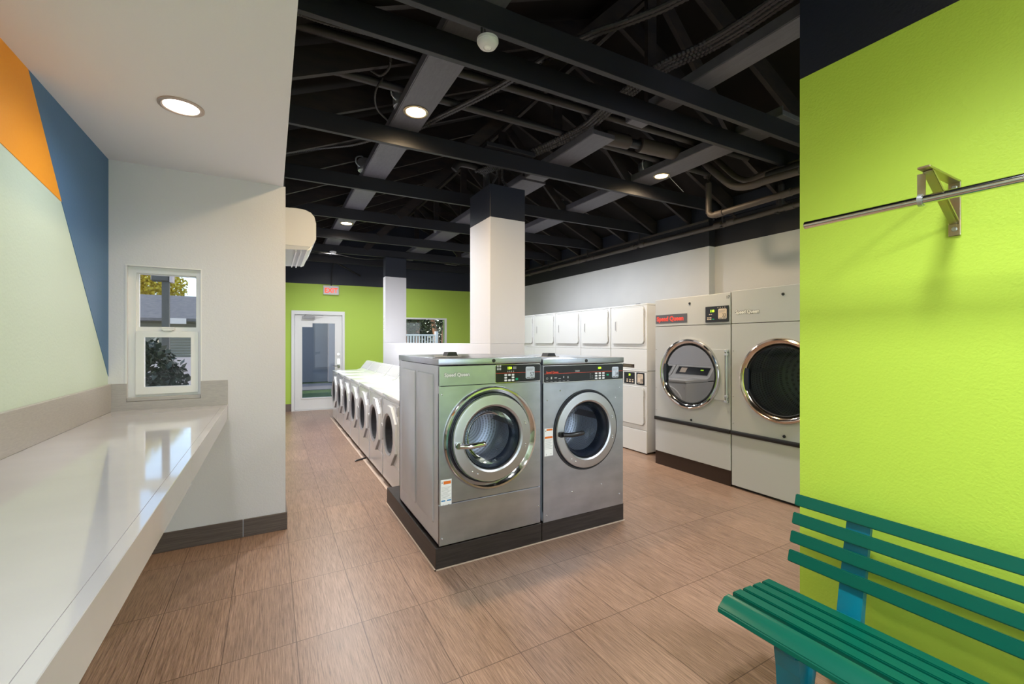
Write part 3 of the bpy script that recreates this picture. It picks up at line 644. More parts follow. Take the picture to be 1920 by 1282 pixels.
def washer(name,label,x0,w,ztop,zb,ring,num):
    d=.97
    t=T(name,label,'washing machine',(x0,2.655,zb)); H=ztop-zb
    zl=H-.047                     # lid band
    big=ring=='big'
    cx,cz=((.381,.667) if big else (.399,.650))
    r0=.300
    # shell
    b=B(); box(b,0,.012,.0,d,.0,zl); box(b,w-.012,w,0,d,0,zl); box(b,0,w,d-.012,d,0,zl); box(b,0,w,0,d,0,.012)
    O('cabinet',b,M['steel_side'],t)
    b=B()
    for (y0,y1) in ((.098,.45),(.50,.875)): 
        pts=rrpts(y0,y1,.115,zl-.055,.02)
        a=[b.verts.new((-.0005,y,z)) for y,z in pts]; c=[b.verts.new((-.007,(y0+y1)/2+(y-(y0+y1)/2)*.965,(.115+zl-.055)/2+(z-(.115+zl-.055)/2)*.985)) for y,z in pts]
        for k in range(len(pts)): b.faces.new((a[k],a[(k+1)%len(pts)],c[(k+1)%len(pts)],c[k]))
        b.faces.new(c)
    O('side_panel',b,M['steel_side'],t)
    b=B(); box(b,-.006,w+.006,-.012,d+.004,zl+.004,H,b=.004,seg=2); O('lid',b,M['steel'],t)
    hz=1.033 if big else 1.026
    if big:
        b=B(); plate_hole(b,0,w,.270,hz-.002,-.006,.012,cx,cz,r0-.02); O('front_panel',b,M['steel'],t)
        b=B(); box(b,0,w,-.006,.012,hz+.001,zl-.002,b=.002); O('header_panel',b,M['steel'],t)
        b=B(); box(b,0,w,-.008,.012,.002,.266,b=.003); O('kick_panel',b,M['steel'],t)
    else:
        b=B(); plate_hole(b,0,w,.002,hz-.002,-.006,.012,cx,cz,r0-.02); O('front_panel',b,M['steel'],t)
    # lock
    b=B(); lathe(b,[(.0001,-.018),(.011,-.018),(.013,-.012)],w*.505,H-.02,20); O('lid_lock',b,M['rubber'],t)
    # control panel
    if big:
        px0,px1,pz0,pz1=.407,w-.004,hz+.006,zl+.003-.008
    else:
        px0,px1,pz0,pz1=.004,w-.004,hz+.004,zl-.006
    b=B(); rr(b,px0-.004,px1+.003,pz0-.004,pz1+.004,-.009,-.004,.012); fr=O('panel_bezel',b,M['chrome'],t)
    b=B(); rr(b,px0,px1,pz0,pz1,-.0115,-.004,.010); cp=O('control_panel',b,M['panel_black'],t)
    Y0=-.0115
    zc=(pz0+pz1)/2+.004
    b=B(); box(b,px0+.001,px1-.001,Y0-.0006,Y0,zc-.0012,zc+.0012); O('red_stripe',b,M['red'],cp)
    if big:
        dx,dz=.497,zc+.022
        text('digits','150',.024,M['lcd'],cp,(dx,Y0-.0008,dz+.004),bold=.0006,thick=.0004)
        b=B(); box(b,dx+.046,dx+.073,Y0-.0006,Y0,dz+.003,dz+.022); O('display_window',b,M['greymark'],cp)
        b=B()
        for i in range(3):
            for j in range(3):
                if i==1 and j==1: continue
                rr(b,.474+i*.029,.494+i*.029,zc-.020-j*.0185,zc-.0075-j*.0185,Y0-.0025,Y0,.003)
        O('keypad',b,M['whitemark'],cp)
        b=B(); rr(b,.563,.583,zc-.052,zc-.038,Y0-.0025,Y0,.003); O('start_key',b,M['keygreen'],cp)
        b=B()
        for i in range(2):
            for j in range(2): rr(b,.416+i*.018,.430+i*.018,zc+.022+j*.020,zc+.037+j*.020,Y0-.001,Y0,.003)
        for i in range(4): box(b,.500+i*.015,.504+i*.015,Y0-.0008,Y0,zc+.004,zc+.015)
        O('panel_icons',b,M['lightgrey'],cp)
        sticker(cp,.647,.722,zc-.046,zc+.040,num,Y0-.0012)
        text('logo_outline','Speed Queen',.033,M['greymark'],t,(.036,-.0068,H-.118),bold=.0028,thick=.0004,sx=.98)  # printed dark outline around the white letters
        text('logo','Speed Queen',.033,M['whitemark'],t,(.036,-.0078,H-.118),bold=.0012,thick=.0005,sx=.98)
    else:
        dx,dz=.515,zc+.022
        text('digits','150',.022,M['lcd'],cp,(dx-.003,Y0-.0008,dz),bold=.0006,thick=.0004)
        b=B()
        for i in range(3):
            for j in range(3): rr(b,.482+i*.037,.505+i*.037,zc-.018-j*.0195,zc-.006-j*.0195,Y0-.0025,Y0,.003)
        O('keypad',b,M['whitemark'],cp)
        b=B(); rr(b,.600,.622,zc-.033,zc-.021,Y0-.0025,Y0,.003); O('start_key',b,M['keygreen'],cp)
        text('logo','Speed Queen',.020,M['red'],cp,(.022,Y0-.0007,zc+.004),bold=.0008,thick=.0004)
        text('counter_digits','0000',.022,M['lightgrey'],cp,(.287,Y0-.0007,zc+.006),thick=.0003)
        for i in range(6):
            b=B()
            x=.030+i*.038
            [lambda:lathe(b,[(.008,Y0-.0006),(.0055,Y0-.0006)],x,zc-.034,16),lambda:box(b,x-.006,x+.006,Y0-.0008,Y0,zc-.040,zc-.024),lambda:box(b,x-.010,x+.012,Y0-.0008,Y0,zc-.036,zc-.028),lambda:box(b,x-.012,x+.010,Y0-.0008,Y0,zc-.040,zc-.037),lambda:box(b,x-.006,x+.002,Y0-.0008,Y0,zc-.036,zc-.022),lambda:box(b,x-.004,x+.004,Y0-.0008,Y0,zc-.040,zc-.024)][i]()
            box(b,x-.010,x+.010,Y0-.0006,Y0,zc-.058,zc-.0565)
            O('cycle_icon',b,M['lightgrey'],cp)
        b=B()
        for i,(x,z) in enumerate(((.437,-.014),(.437,-.030),(.455,-.030),(.437,-.046),(.455,-.046))): box(b,x-.006,x+.006,Y0-.0006,Y0,zc+z-.002,zc+z)
        O('panel_icons',b,M['lightgrey'],cp)
        sticker(cp,.660,.728,zc-.052,zc+.034,num,Y0-.0012)
    # door
    if big:
        b=B(); lathe(b,[(.352,-.006),(.350,-.020),(.342,-.030),(.330,-.030),(.322,-.022),(.308,-.010),(.300,-.006),(.300,.02)],cx,cz,96); O('outer_ring',b,M['chrome'],t)
        yo=-.035; R1,R2=.292,.213
    else:
        b=B(); lathe(b,[(.312,-.006),(.310,-.014),(.300,-.014),(.296,.012),(.284,.02)],cx,cz,96); O('outer_ring',b,M['rubber'],t)
        yo=-.030; R1,R2=.292,.216
    b=B(); lathe(b,[(R1,.01),(R1+.003,yo+.012),(R1-.002,yo+.002),(R1-.012,yo),(R2+.022,yo),(R2+.016,yo-.001),(R2+.004,yo+.006),(R2,yo+.02),(R2,.04)],cx,cz,96); dr=O('door',b,M['satin'],t)
    b=B(); lathe(b,[(R1+.007,.012),(R1+.007,yo+.02),(R1+.002,yo+.015)],cx,cz,96); O('door_seal',b,M['gasket'],dr)
    b=B(); lathe(b,[(R2,.02),(R2-.006,yo+.024),(R2-.030,.03),(R2-.040,.07)],cx,cz,96); O('inner_gasket',b,M['gasket'],dr)
    b=B(); lathe(b,[(R2-.004,yo+.03),(R2-.03,.0),(R2-.055,.06),(R2-.07,.075),(.08,.09),(.001,.092)],cx,cz,80); O('glass_bowl',b,M['doorglass'],dr)
    hx=cx-R1+.045; hz2=cz-.022 if big else cz-.008
    b=B(); rr(b,hx-.035,hx+.012,hz2-.020,hz2+.020,yo-.022,yo,.012,bev=.004)
    tube(b,curve([(hx-.01,yo-.03,hz2),(hx+.04,yo-.055,hz2),(hx+.11,yo-.062,hz2+.004),(hx+.155,yo-.058,hz2+.006)],5),[.017]*5+[.018]*5+[.017]*5+[.013],16)
    O('door_handle',b,M['chrome'] if big else M['blackplastic'],dr)
    door_bolts(dr,[(cx+R1*.89*math.cos(a),cz+R1*.89*math.sin(a)) for a in (.30,.36,-.33,-.27)]+[(cx-.16,cz-.205),(cx-.12,cz-.228)],yo-.001)
    # drum
    b=B(); lathe(b,[(.275,.05),(.275,.10),(.275,.20),(.275,.30),(.275,.40),(.27,.44),(.12,.45),(.001,.46)],cx,cz,96,uv=True); O('drum',b,M['drum'],t,keep=True)
    b=B(); lathe(b,[(R2-.02,.05),(.275,.05)],cx,cz,96); lathe(b,[(R2-.03,.03),(R2-.02,.055),(R2+.01,.06)],cx,cz,64); O('tub_lip',b,M['gasket'],t)
    b=B()
    for a in (-1.9,.2,2.3):
        c,s=math.cos(a),math.sin(a)
        for k in range(1):
            q=[(cx+c*.275-s*.03,cz+s*.275+c*.03),(cx+c*.275+s*.03,cz+s*.275-c*.03),(cx+c*.215,cz+s*.215)]
            va=[b.verts.new((x,.10,z)) for x,z in q]; vb=[b.verts.new((x,.42,z)) for x,z in q]; b.faces.new(va); b.faces.new(vb)
            for i in range(3): b.faces.new((va[i],va[(i+1)%3],vb[(i+1)%3],vb[i]))
    O('drum_lifter',b,M['satin'],t)
    # warning label
    if big: lx0,lx1,lz0,lz1=.010,.085,.252,.428
    else: lx0,lx1,lz0,lz1=.010,.086,.488,.692
    b=B(); box(b,lx0,lx1,-.0072,-.006,lz0,lz1); wl=O('warning_label',b,M['paper'],t)
    b=B()
    if big: box(b,lx0+.020,lx1-.005,-.0078,-.0072,lz1-.030,lz1-.010)
    else: box(b,lx0+.018,lx1-.005,-.0078,-.0072,lz1-.018,lz1-.005); box(b,lx0+.003,lx1-.005,-.0078,-.0072,lz1-.075,lz1-.060)
    O('orange_band',b,M['orangemark'],wl)
    b=B(); prism(b,[(lx0+.006,lz1-.022),(lx0+.016,lz1-.022),(lx0+.011,lz1-.012)],-.0078,-.0072); box(b,lx0+.016,lx0+.018,-.0078,-.0072,lz0+.006,lz0+.018); box(b,lx1-.025,lx1-.014,-.0078,-.0072,lz0+.012,lz0+.014); textlines(b,lx0+.006,lx1-.006,lz0+.05,lz1-.045 if big else lz1-.08,10,-.0072,.0007); O('label_print',b,M['greymark'],wl)
    if big:
        b=B(); box(b,lx0+.005,lx0+.032,-.0078,-.0072,lz0+.036,lz0+.044); box(b,lx1-.032,lx1-.004,-.0078,-.0072,lz0+.036,lz0+.044); O('blue_band',b,M['bluemark'],wl)
        door_bolts(t,[(.02,.05),(.755,.125),(.02,.98)],-.008)
    else:
        door_bolts(t,[(.033,.90),(.70,.88),(.26,.187),(.55,.20),(.03,.05),(.74,.09),(.745,.96),(.15,.965)],-.006)
    # soap box on the lid
    sx=.17 if big else .24
    b=B(); box(b,sx-.06,sx+.10,.27,.42,H,H+.006,b=.002); O('dispenser_plate',b,M['greyplastic'],t)
    b=B(); vs=box(b,sx-.005,sx+.08,.29,.38,H+.006,H+.034)
    for v in vs:
        if v.co.z>H+.03: v.co.x=sx+.0375+(v.co.x-sx-.0375)*.72
    O('dispenser_lid',b,M['blackplastic'],t)
    return t
washer('industrial_washer','large stainless steel washer numbered 57 with wide chrome door ring',.944,.775,1.362,.150,'big','57')
washer('industrial_washer','stainless steel washer numbered 34 with full-width black control strip',1.745,.782,1.345,.140,'small','34')

# ---------------------------------------------------------------- white front loaders
def frontloader():
    w,H,d=.686,.925,.70
    t=T('front_load_washer','','washing machine',(0,0,0))
    b=B(); shell(b,.003,w-.003,.0,d,.03,.885)
    for x in (.05,w-.05):
        for y in (.05,d-.05): box(b,x-.02,x+.02,y-.02,y+.02,0,.03)
    O('cabinet',b,M['enamel'],t)
    b=B(); box(b,.0,w,-.012,.48,.888,H,b=.006,seg=2); O('top_panel',b,M['enamel'],t)
    b=B(); box(b,.004,w-.004,-.008,.01,.035,.268,b=.004); O('kick_panel',b,M['enamel'],t)
    b=B(); plate_hole(b,.004,w-.004,.272,.872,-.008,.01,.33,.545,.20); O('front_panel',b,M['enamel'],t)
    # console
    b=B(); pts=[(.44,.90),(.70,.90),(.70,1.09),(.655,1.105),(.625,1.10),(.50,.945),(.44,.925)]
    a=[b.verts.new((.002,y,z)) for y,z in pts]; c=[b.verts.new((w-.002,y,z)) for y,z in pts]; b.faces.new(a); b.faces.new(c)
    for k in range(len(pts)): b.faces.new((a[k],a[(k+1)%len(pts)],c[(k+1)%len(pts)],c[k]))
    cn=O('console',b,M['enamel'],t)
    m_=Matrix.Translation((0,.5,.945))@Matrix.Rotation(math.atan2(.155,.125),4,'X')
    b=B(); box(b,.04,w-.04,.02,.185,.0005,.004,b=.001,mtx=m_); O('console_panel',b,M['lightgrey'],cn)
    # door: rounded left, octagonal right
    cx,cz=.33,.545; R=.285
    out=[]
    for k in range(17):
        a=math.radians(98+k*(262-98)/16); out.append((cx+R*math.cos(a),cz+R*math.sin(a)))
    out+= [(cx+.10,cz-R+.005),(cx+.265,cz-.14),(cx+.265,cz+.14),(cx+.10,cz+R-.005)]
    b=B(); n=len(out); A=[b.verts.new((x,-.030,z)) for x,z in out]; Bk=[b.verts.new((cx+(x-cx)*1.015,-.006,cz+(z-cz)*1.015)) for x,z in out]
    inn=[]; 
    for x,z in out:
        a=math.atan2(z-cz,x-cx); inn.append((a,))
    I=[b.verts.new((cx+.218*math.cos(a[0]),-.034,cz+.218*math.sin(a[0]))) for a in inn]; J=[b.verts.new((cx+.205*math.cos(a[0]),-.012,cz+.205*math.sin(a[0]))) for a in inn]
    for k in range(n):
        j=(k+1)%n
        for q in ((Bk[k],Bk[j],A[j],A[k]),(A[k],A[j],I[j],I[k]),(I[k],I[j],J[j],J[k])): b.faces.new(q)
    dr=O('door',b,M['enamel'],t,sharp=25)
    b=B(); lathe(b,[(.217,-.033),(.208,-.036),(.186,-.024),(.182,-.0)],cx,cz,48); O('door_rim',b,M['greyplastic'],dr)
    b=B(); lathe(b,[(.185,-.016),(.15,.03),(.07,.05),(.001,.055)],cx,cz,48); O('door_glass',b,M['darkglass'],dr)
    b=B(); rr(b,cx-.290,cx-.215,cz-.10,cz+.07,-.040,-.02,.02,bev=.005); O('door_handle',b,M['lightgrey'],dr)
    b=B(); box(b,cx+.268,cx+.276,cz-.135,cz+.135,-.029,-.008)
    for k in range(11): box(b,cx+.2755,cx+.2775,cz-.128+k*.0245,cz-.112+k*.0245,-.026,-.012,mi=1)
    O('hinge_cover',b,[M['greyplastic'],M['blackplastic']],dr)
    b=B(); 
    for sgn in (-1,): 
        p0,p1=Vector((cx+.112,-.020,cz-R+.002)),Vector((cx+.262,-.020,cz-.150)); q=(p1-p0).to_track_quat('X','Z').to_matrix().to_4x4(); box(b,0,(p1-p0).length,-.012,.012,-.004,.003,mtx=Matrix.Translation(p0)@q)
    O('door_groove',b,M['greyplastic'],dr)
    b=B(); lathe(b,[(.24,.06),(.25,.10),(.25,.4),(.1,.42),(.001,.42)],cx,cz,48,uv=True); O('drum',b,M['drum'],t,keep=True)
    b=B(); lathe(b,[(.20,.01),(.175,.02),(.24,.03)],cx,cz,48); O('tub_gasket',b,M['gasket'],t)
    # coin badge and slot
    b=B(); rr(b,.575,.640,.765,.850,-.014,-.008,.006,bev=.002); O('coin_badge',b,M['offwhite'] if False else M['enamel_grey'],t)
    b=B(); prism(b,[(.592,.82),(.622,.80),(.592,.785)],-.017,-.014); O('badge_arrow',b,M['greyplastic'],t)
    b=B(); box(b,.03,.036,-.010,-.008,.80,.83); box(b,.664,.670,-.010,-.008,.70,.86); O('panel_slot',b,M['greyplastic'],t)
    return t
fl0=frontloader(); RZ=-PI/2
names=['nearest white front-loading washer, beside the steel machine','second white front-loading washer from the steel machine','third white front-loading washer from the steel machine','middle white front-loading washer of the row of seven','third white front-loading washer from the far door end','second white front-loading washer from the far door end','farthest white front-loading washer, next to the glass door']
for i in range(7):
    o=fl0 if i==0 else copy_tree(fl0)
    o.location=(1.055,4.008+.715*(i+1)-.014,0); o.rotation_euler=(0,0,RZ); o['label']=names[i]; o['group']='white front-loading washers'
for i in range(3):
    o=copy_tree(fl0); m_=Matrix.Translation((0,.5,.945))@Matrix.Rotation(math.atan2(.155,.125),4,'X'); b=B(); box(b,.05,.62,.03,.17,.004,.006,mtx=m_); q=O('console_display',b,M['panel_black'],o); b=B(); box(b,.45,.56,.06,.15,.006,.008,mtx=m_); O('console_sticker',b,M['sticker_warm'],o); b=B(); box(b,.15,.20,.11,.13,.006,.008,mtx=m_); O('digits',b,M['lcd'],o); o.location=(3.03,4.10+.70*i,0); o.rotation_euler=(0,0,PI/2); o['label']='white washer facing the right aisle, seen mirrored in dryer 17'; o['group']='washers facing the right aisle'
# cable bits on the pony wall and floor strip
for (x,y,l) in ((1.80,5.0,'small black plug and cord above the washer consoles, nearer'),(1.80,5.75,'small black plug and cord above the washer consoles, farther')):
    t=T('power_plug',l,'plug',(x+.09,y,1.19)); b=B(); box(b,-.03,0.02,-.02,.02,-.012,.014,b=.004); O('plug_body',b,M['rubber'],t)
    b=B(); tube(b,curve([(-.02,0,0),(-.06,.01,-.03),(-.07,.02,-.12)],5),.006,8); O('cord',b,M['rubber'],t)
b=B(); box(b,1.0,1.05,4.0,9.0,0,.006); tag(O('floor_edge_strip',b,M['grout']),'thin grout strip on the floor along the white washers','strip')
b=B(); tube(b,curve([(1.04,5.63,.01),(.98,5.60,.012),(.90,5.56,.008)],5),[.012]*5+[.010]*5+[.005],8); tag(O('floor_debris',b,M['blackplastic']),'dark scrap of hose on the floor beside the white washers','scrap')

# ---------------------------------------------------------------- stacked dryers
def stack():
    w,H,d=.686,1.975,.70
    t=T('stacked_dryer','','dryer',(0,0,0))
    b=B(); box(b,.002,w-.002,.004,d,.02,1.085,b=.006); box(b,.002,w-.002,.004,d,1.09,H-.02,b=.006); O('cabinet',b,M['enamel'],t)
    b=B(); box(b,0,w,-.004,d,H-.022,H,b=.006,seg=2); O('top_cap',b,M['enamel'],t)
    b=B(); box(b,.002,w-.002,-.004,.006,1.378,H-.026,b=.003); O('upper_front',b,M['enamel'],t)
    b=B(); box(b,.002,w-.002,-.003,.006,1.10,1.373,b=.003); O('middle_panel',b,M['enamel'],t)
    b=B(); box(b,-.001,w+.001,-.010,.006,1.078,1.096,b=.003); box(b,.002,w-.002,-.006,.006,.893,1.075,b=.003); O('control_fascia',b,M['enamel'],t)
    b=B(); box(b,.002,w-.002,-.004,.006,.308,.888,b=.003); O('lower_front',b,M['enamel'],t)
    b=B(); box(b,.002,w-.002,-.006,.006,.012,.302,b=.004); O('kick_panel',b,M['enamel'],t)
    for z0,z1 in ((1.447,1.935),(.375,.862)):
        b=B(); rr(b,.040,.640,z0-.006,z1+.006,-.0055,-.0035,.03); O('door_gap',b,M['greyplastic'],t)
        b=B(); rr(b,.045,.635,z0,z1,-.020,-.004,.028,bev=.006); dr=O('door',b,M['enamel'],t)
        zh=z0+.245 if z0>1 else z0+.30
        b=B(); rr(b,.10,.140,zh-.075,zh+.075,-.024,-.019,.010); O('handle_frame',b,M['enamel'],dr)
        b=B(); rr(b,.110,.131,zh-.062,zh+.062,-.0245,-.020,.004); O('handle_recess',b,M['greyplastic'],dr)
        b=B(); box(b,.635,.645,-.018,-.006,z0+.03,z0+.11); box(b,.635,.645,-.018,-.006,z1-.11,z1-.03); O('hinge',b,M['lightgrey'],dr)
    # controls
    for (x0,x1) in ((.03,.25),(.27,.47)):
        b=B(); box(b,x0,x1,-.009,-.005,.905,1.062,b=.002); c=O('control_panel',b,M['panel_black'],t)
        text('digits','35',.035,M['lcd'],c,(x0+.09,-.0095,1.015),bold=.001,thick=.0005)
        b=B()
        for i in range(3): rr(b,x0+.05+i*.05,x0+.08+i*.05,.925,.945,-.011,-.009,.004)
        for i in range(3): rr(b,x0+.05+i*.05,x0+.08+i*.05,.955,.968,-.010,-.009,.004)
        O('keys',b,M['sticker_warm'],c)
    b=B(); box(b,.50,.645,-.009,-.005,.902,1.064,b=.002); c=O('sticker_holder',b,M['panel_black'],t)
    sticker(c,.522,.622,.918,1.045,'18',-.011,'sticker_warm')
    b=B(); box(b,.245,.46,-.0045,-.0028,1.125,1.172); c=O('info_label',b,M['plinth_brown'],t)
    b=B(); textlines(b,.255,.45,1.13,1.168,4,-.0046,.0015); O('label_print',b,M['brass'],c)
    return t
st0=stack()
sl=['stacked white dryer pair right beside dryer 17','second stacked white dryer pair from dryer 17','third stacked white dryer pair from dryer 17','fourth stacked white dryer pair from dryer 17','fifth stacked white dryer pair, cut off by the column','sixth stacked white dryer pair, hidden behind the column']
for i in range(5):
    o=st0 if i==0 else copy_tree(st0)
    o.location=(4.275,4.035+.690*(i+1)-.004,0); o.rotation_euler=(0,0,RZ); o['label']=sl[i]; o['group']='stacked white dryers'
t=T('small_clip','small black clip lying on top of the stacked dryers','clip',(4.36,4.30,1.975))
b=B(); box(b,-.02,.02,-.035,.035,0,.008); box(b,-.004,.004,-.06,.02,.008,.016); O('clip_body',b,M['rubber'],t)

# ---------------------------------------------------------------- big tumble dryers
def tumbler(label,y_left,num,first):
    w,d=.985,.90; zb=.16 if first else .025; H=1.975 if first else 1.985
    t=T('tumble_dryer',label,'dryer',(4.08,y_left,0),RZ)
    b=B(); shell(b,.004,w-.004,.012,d,zb,H-.003,.02); O('cabinet',b,M['enamel_side'],t)
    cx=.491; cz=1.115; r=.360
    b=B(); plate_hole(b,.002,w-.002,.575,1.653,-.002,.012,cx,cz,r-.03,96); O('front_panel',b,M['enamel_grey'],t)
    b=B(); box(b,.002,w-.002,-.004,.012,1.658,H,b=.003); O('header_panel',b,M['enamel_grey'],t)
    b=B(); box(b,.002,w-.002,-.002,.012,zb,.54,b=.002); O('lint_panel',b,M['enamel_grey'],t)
    b=B(); box(b,-.004,w+.004,-.022,.004,.535,.578,b=.009,seg=2); O('bumper_bar',b,M['blackplastic'],t)
    if first: b=B(); box(b,.0,w,.004,.02,0,zb-.002); O('base_plinth',b,M['plinth_brown'],t)
    else: b=B(); box(b,.02,w-.02,.03,.06,0,zb); O('base_plinth',b,M['rubber'],t)
    b=B()
    for x,z in (((.495,1.90),(.515,.604)) if first else ((.505,1.907),(.515,.610))): lathe(b,[(.014,-.004),(.012,-.010),(.001,-.011)],x,z,16)
    O('panel_lock',b,M['rubber'],t)
    # door ring
    b=B(); lathe(b,[(.390,-.002),(.392,-.026),(.384,-.040),(.370,-.044),(.352,-.036),(.338,-.020),(.332,-.0),(.330,.02)],cx,cz,110); dr=O('door_ring',b,M['chrome'] if first else M['ring_warm_tint'],t)
    b=B(); lathe(b,[(.334,-.004),(.325,-.018),(.318,-.015),(.31,.03)],cx,cz,96); O('door_gasket',b,M['rubber'],dr)
    b=B(); disc(b,.328,-.010,cx,cz,80); disc(b,.328,-.006,cx,cz,80); O('door_glass',b,M['brownglass'] if first else M['smoke'],dr)
    b=B(); lathe(b,[(.36,.03),(.40,.08),(.40,.25),(.40,.5),(.38,.62),(.1,.64),(.001,.64)],cx,cz,80,uv=True); O('drum',b,M['drum_dark'],t,keep=True)
    b=B(); lathe(b,[(.40,.34),(.392,.35),(.40,.36)],cx,cz,80); 
    for a in (-1.2,.9,3.0):
        c,s=math.cos(a),math.sin(a); q=[(cx+c*.40-s*.02,cz+s*.40+c*.02),(cx+c*.40+s*.02,cz+s*.40-c*.02),(cx+c*.33,cz+s*.33)]
        va=[b.verts.new((x,.10,z)) for x,z in q]; vb=[b.verts.new((x,.6,z)) for x,z in q]; b.faces.new(va); b.faces.new(vb)
        for i in range(3): b.faces.new((va[i],va[(i+1)%3],vb[(i+1)%3],vb[i]))
    O('drum_rib',b,M['greyplastic'],t)
    # hinge plate on the right with rod
    b=B(); plate=[]; 
    zz0,zz1=.865,1.392
    n=14; ptsa=[]
    a0=math.asin((zz1-cz)/.392); a1=math.asin((zz0-cz)/.392)
    for k in range(n+1):
        a=a0+(a1-a0)*k/n; ptsa.append((cx+.392*math.cos(a),cz+.392*math.sin(a)))
    prism(b,[(w-.055,zz1)]+ptsa+[(w-.055,zz0)],-.016,-.001,bev=.003); O('hinge_plate',b,M['enamel_grey'],dr)
    b=B(); tube(b,[(w-.035,-.018,zz0-.02),(w-.035,-.018,zz1+.0)],.0085,14)
    for z in (zz0-.005,zz0+.05,zz1-.05,zz1-.012): box(b,w-.058,w-.018,-.026,0,z-.012,z+.012,b=.003)
    O('hinge_rod',b,M['zinc'],dr)
    b=B(); rr(b,cx-.345,cx-.30,cz-.12,cz+.10,-.03,-.008,.018,bev=.004); O('door_pull',b,M['gasket'],dr)
    if first:
        b=B(); box(b,.012,.462,-.0065,-.004,1.690,1.792); lp=O('logo_plate',b,M['slate'],t)
        text('logo','Speed Queen',.074,M['redbright'],lp,(.030,-.0072,1.718),bold=.0036,thick=.0008,sx=.95)
        b=B(); box(b,.698,.968,-.012,-.004,1.678,1.845,b=.002); fr=O('control_panel',b,M['panel_black'],t)
        text('digits','118',.034,M['lcd'],fr,(.755,-.0125,1.785),bold=.0012,thick=.0006)
        b=B()
        for i in range(2):
            for j in range(2): rr(b,.722+i*.028,.744+i*.028,1.703+j*.018,1.714+j*.018,-.0145,-.012,.003)
        for i in range(2): box(b,.744+i*.022,.758+i*.022,-.0125,-.012,1.757,1.764)
        for i in range(4): box(b,.845+i*.026,.853+i*.026,-.0125,-.012,1.825,1.832)
        O('keys',b,M['sticker_warm'],fr)
        b=B(); rr(b,.782,.806,1.703,1.714,-.0145,-.012,.003); O('start_key',b,M['keygreen'],fr)
        sticker(fr,.852,.948,1.708,1.815,num,-.0135,'sticker_warm')
        text('unit_number','17',.042,M['darkmark'],t,(.935,-.0046,1.915),bold=.0008,thick=.0004)
    else:
        b=B(); lathe; text('logo_outline','Speed Queen',.050,M['darkmark'],t,(.045,-.0048,1.752),bold=.0050,thick=.0004,sx=.88)  # dark lettering outline, part of the printed logo
        text('logo','Speed Queen',.050,M['whitemark'],t,(.045,-.0056,1.752),bold=.0020,thick=.0005,sx=.88)
        b.free()
    door_bolts(t,[(.018,.65),(.018,.92),(.018,1.38)],-.002,'greyplastic')
    return t
tumbler('large grey-white tumble dryer 17 with smoked round door and dark base',3.722,'33',True)
tumbler('large grey-white tumble dryer with floor reflection tinted into its door ring, beside the lime wall',2.728,'',False)

# ---------------------------------------------------------------- outside
b=B()
box(b,-14,.0,4.0,26,-.35,-.05); S('ground_left',b,M['concrete'])
b=B(); box(b,-3,14,10.75,60,-.30,-.12); gr=O('lawn',b,M['grass']); gr['kind']='structure'
b=B(); box(b,-1,4.6,15.6,17.9,-.14,-.10); tag(O('garden_path',b,M['concrete']),'pale concrete path across the lawn behind the glass door','path')
t=T('neighbour_building','blue-grey rendered building wall seen through the glass door','building',(1.2,18.6,0))
b=B(); box(b,-3.3,.78,0,.3,-.1,3.6); O('render_wall',b,M['bluewall'],t)
b=B(); box(b,.78,1.7,-.3,.3,-.1,3.6); O('white_pier',b,M['extwhite'],t)
b=B(); box(b,-3.4,1.9,-.9,.5,3.6,3.8); O('eave',b,M['extwhite'],t)
# house behind the alcove window
t=T('shingled_house','grey-shingled low house seen through the alcove window','house',(-2.5,12,0))
b=B(); box(b,-6,1.1,0,.2,-.1,1.95)
for k in range(14): box(b,-6,1.1,-.02,0,1.10+k*.06,1.105+k*.06)
O('siding_wall',b,M['siding'],t)
b=B(); slabv=[b.verts.new(p) for p in ((-6,-.4,1.92),(1.3,-.4,1.92),(1.3,3.4,2.72),(-6,3.4,2.72),(-6,-.4,1.98),(1.3,-.4,1.98),(1.3,3.4,2.79),(-6,3.4,2.79))]
for q in ((0,1,2,3),(4,5,6,7),(0,1,5,4),(1,2,6,5),(2,3,7,6),(3,0,4,7)): b.faces.new([slabv[i] for i in q])
O('shingle_roof',b,M['shingle'],t)
b=B(); box(b,.62,.90,-.42,-.40,1.86,1.98); O('roof_vent',b,M['lightgrey'],t)
b=B(); box(b,-3,1.2,-1.6,-1.5,-.1,1.17); O('low_white_wall',b,M['extwhite'],t)
b=B(); box(b,.93,1.07,-.03,-.021,1.28,1.38); O('small_sign',b,M['bluemark'],t)
t=T('lamp_post','grey post with a box head outside the alcove window','post',(-1.11,6.6,0))
b=B(); box(b,-.035,.035,-.03,.03,-.05,2.22); O('post_shaft',b,M['post'],t)
b=B(); box(b,-.136,.04,-.06,.06,2.20,2.34,b=.01); O('box_head',b,M['post'],t)
b=B(); box(b,.045,.075,-.07,.06,2.19,2.34); O('white_plate',b,M['extwhite'],t)
def leafball(b,c,r,n,s,flat=1,zs=1,nar=.36):
    for _ in range(n):
        v=Vector((random.gauss(0,1),random.gauss(0,1),random.gauss(0,1))).normalized()*(r*random.uniform(.35,1)**.6); v.z*=zs
        p=Vector(c)+v; a=Vector((random.uniform(-1,1),random.uniform(-1,1),random.uniform(-1,1))).normalized(); q=a.cross(Vector((random.random(),random.random(),1))).normalized()
        L_=s*random.uniform(.7,1.4); W_=L_*nar
        vs=[b.verts.new(p),b.verts.new(p+a*L_*.5+q*W_),b.verts.new(p+a*L_),b.verts.new(p+a*L_*.5-q*W_)]; b.faces.new(vs)
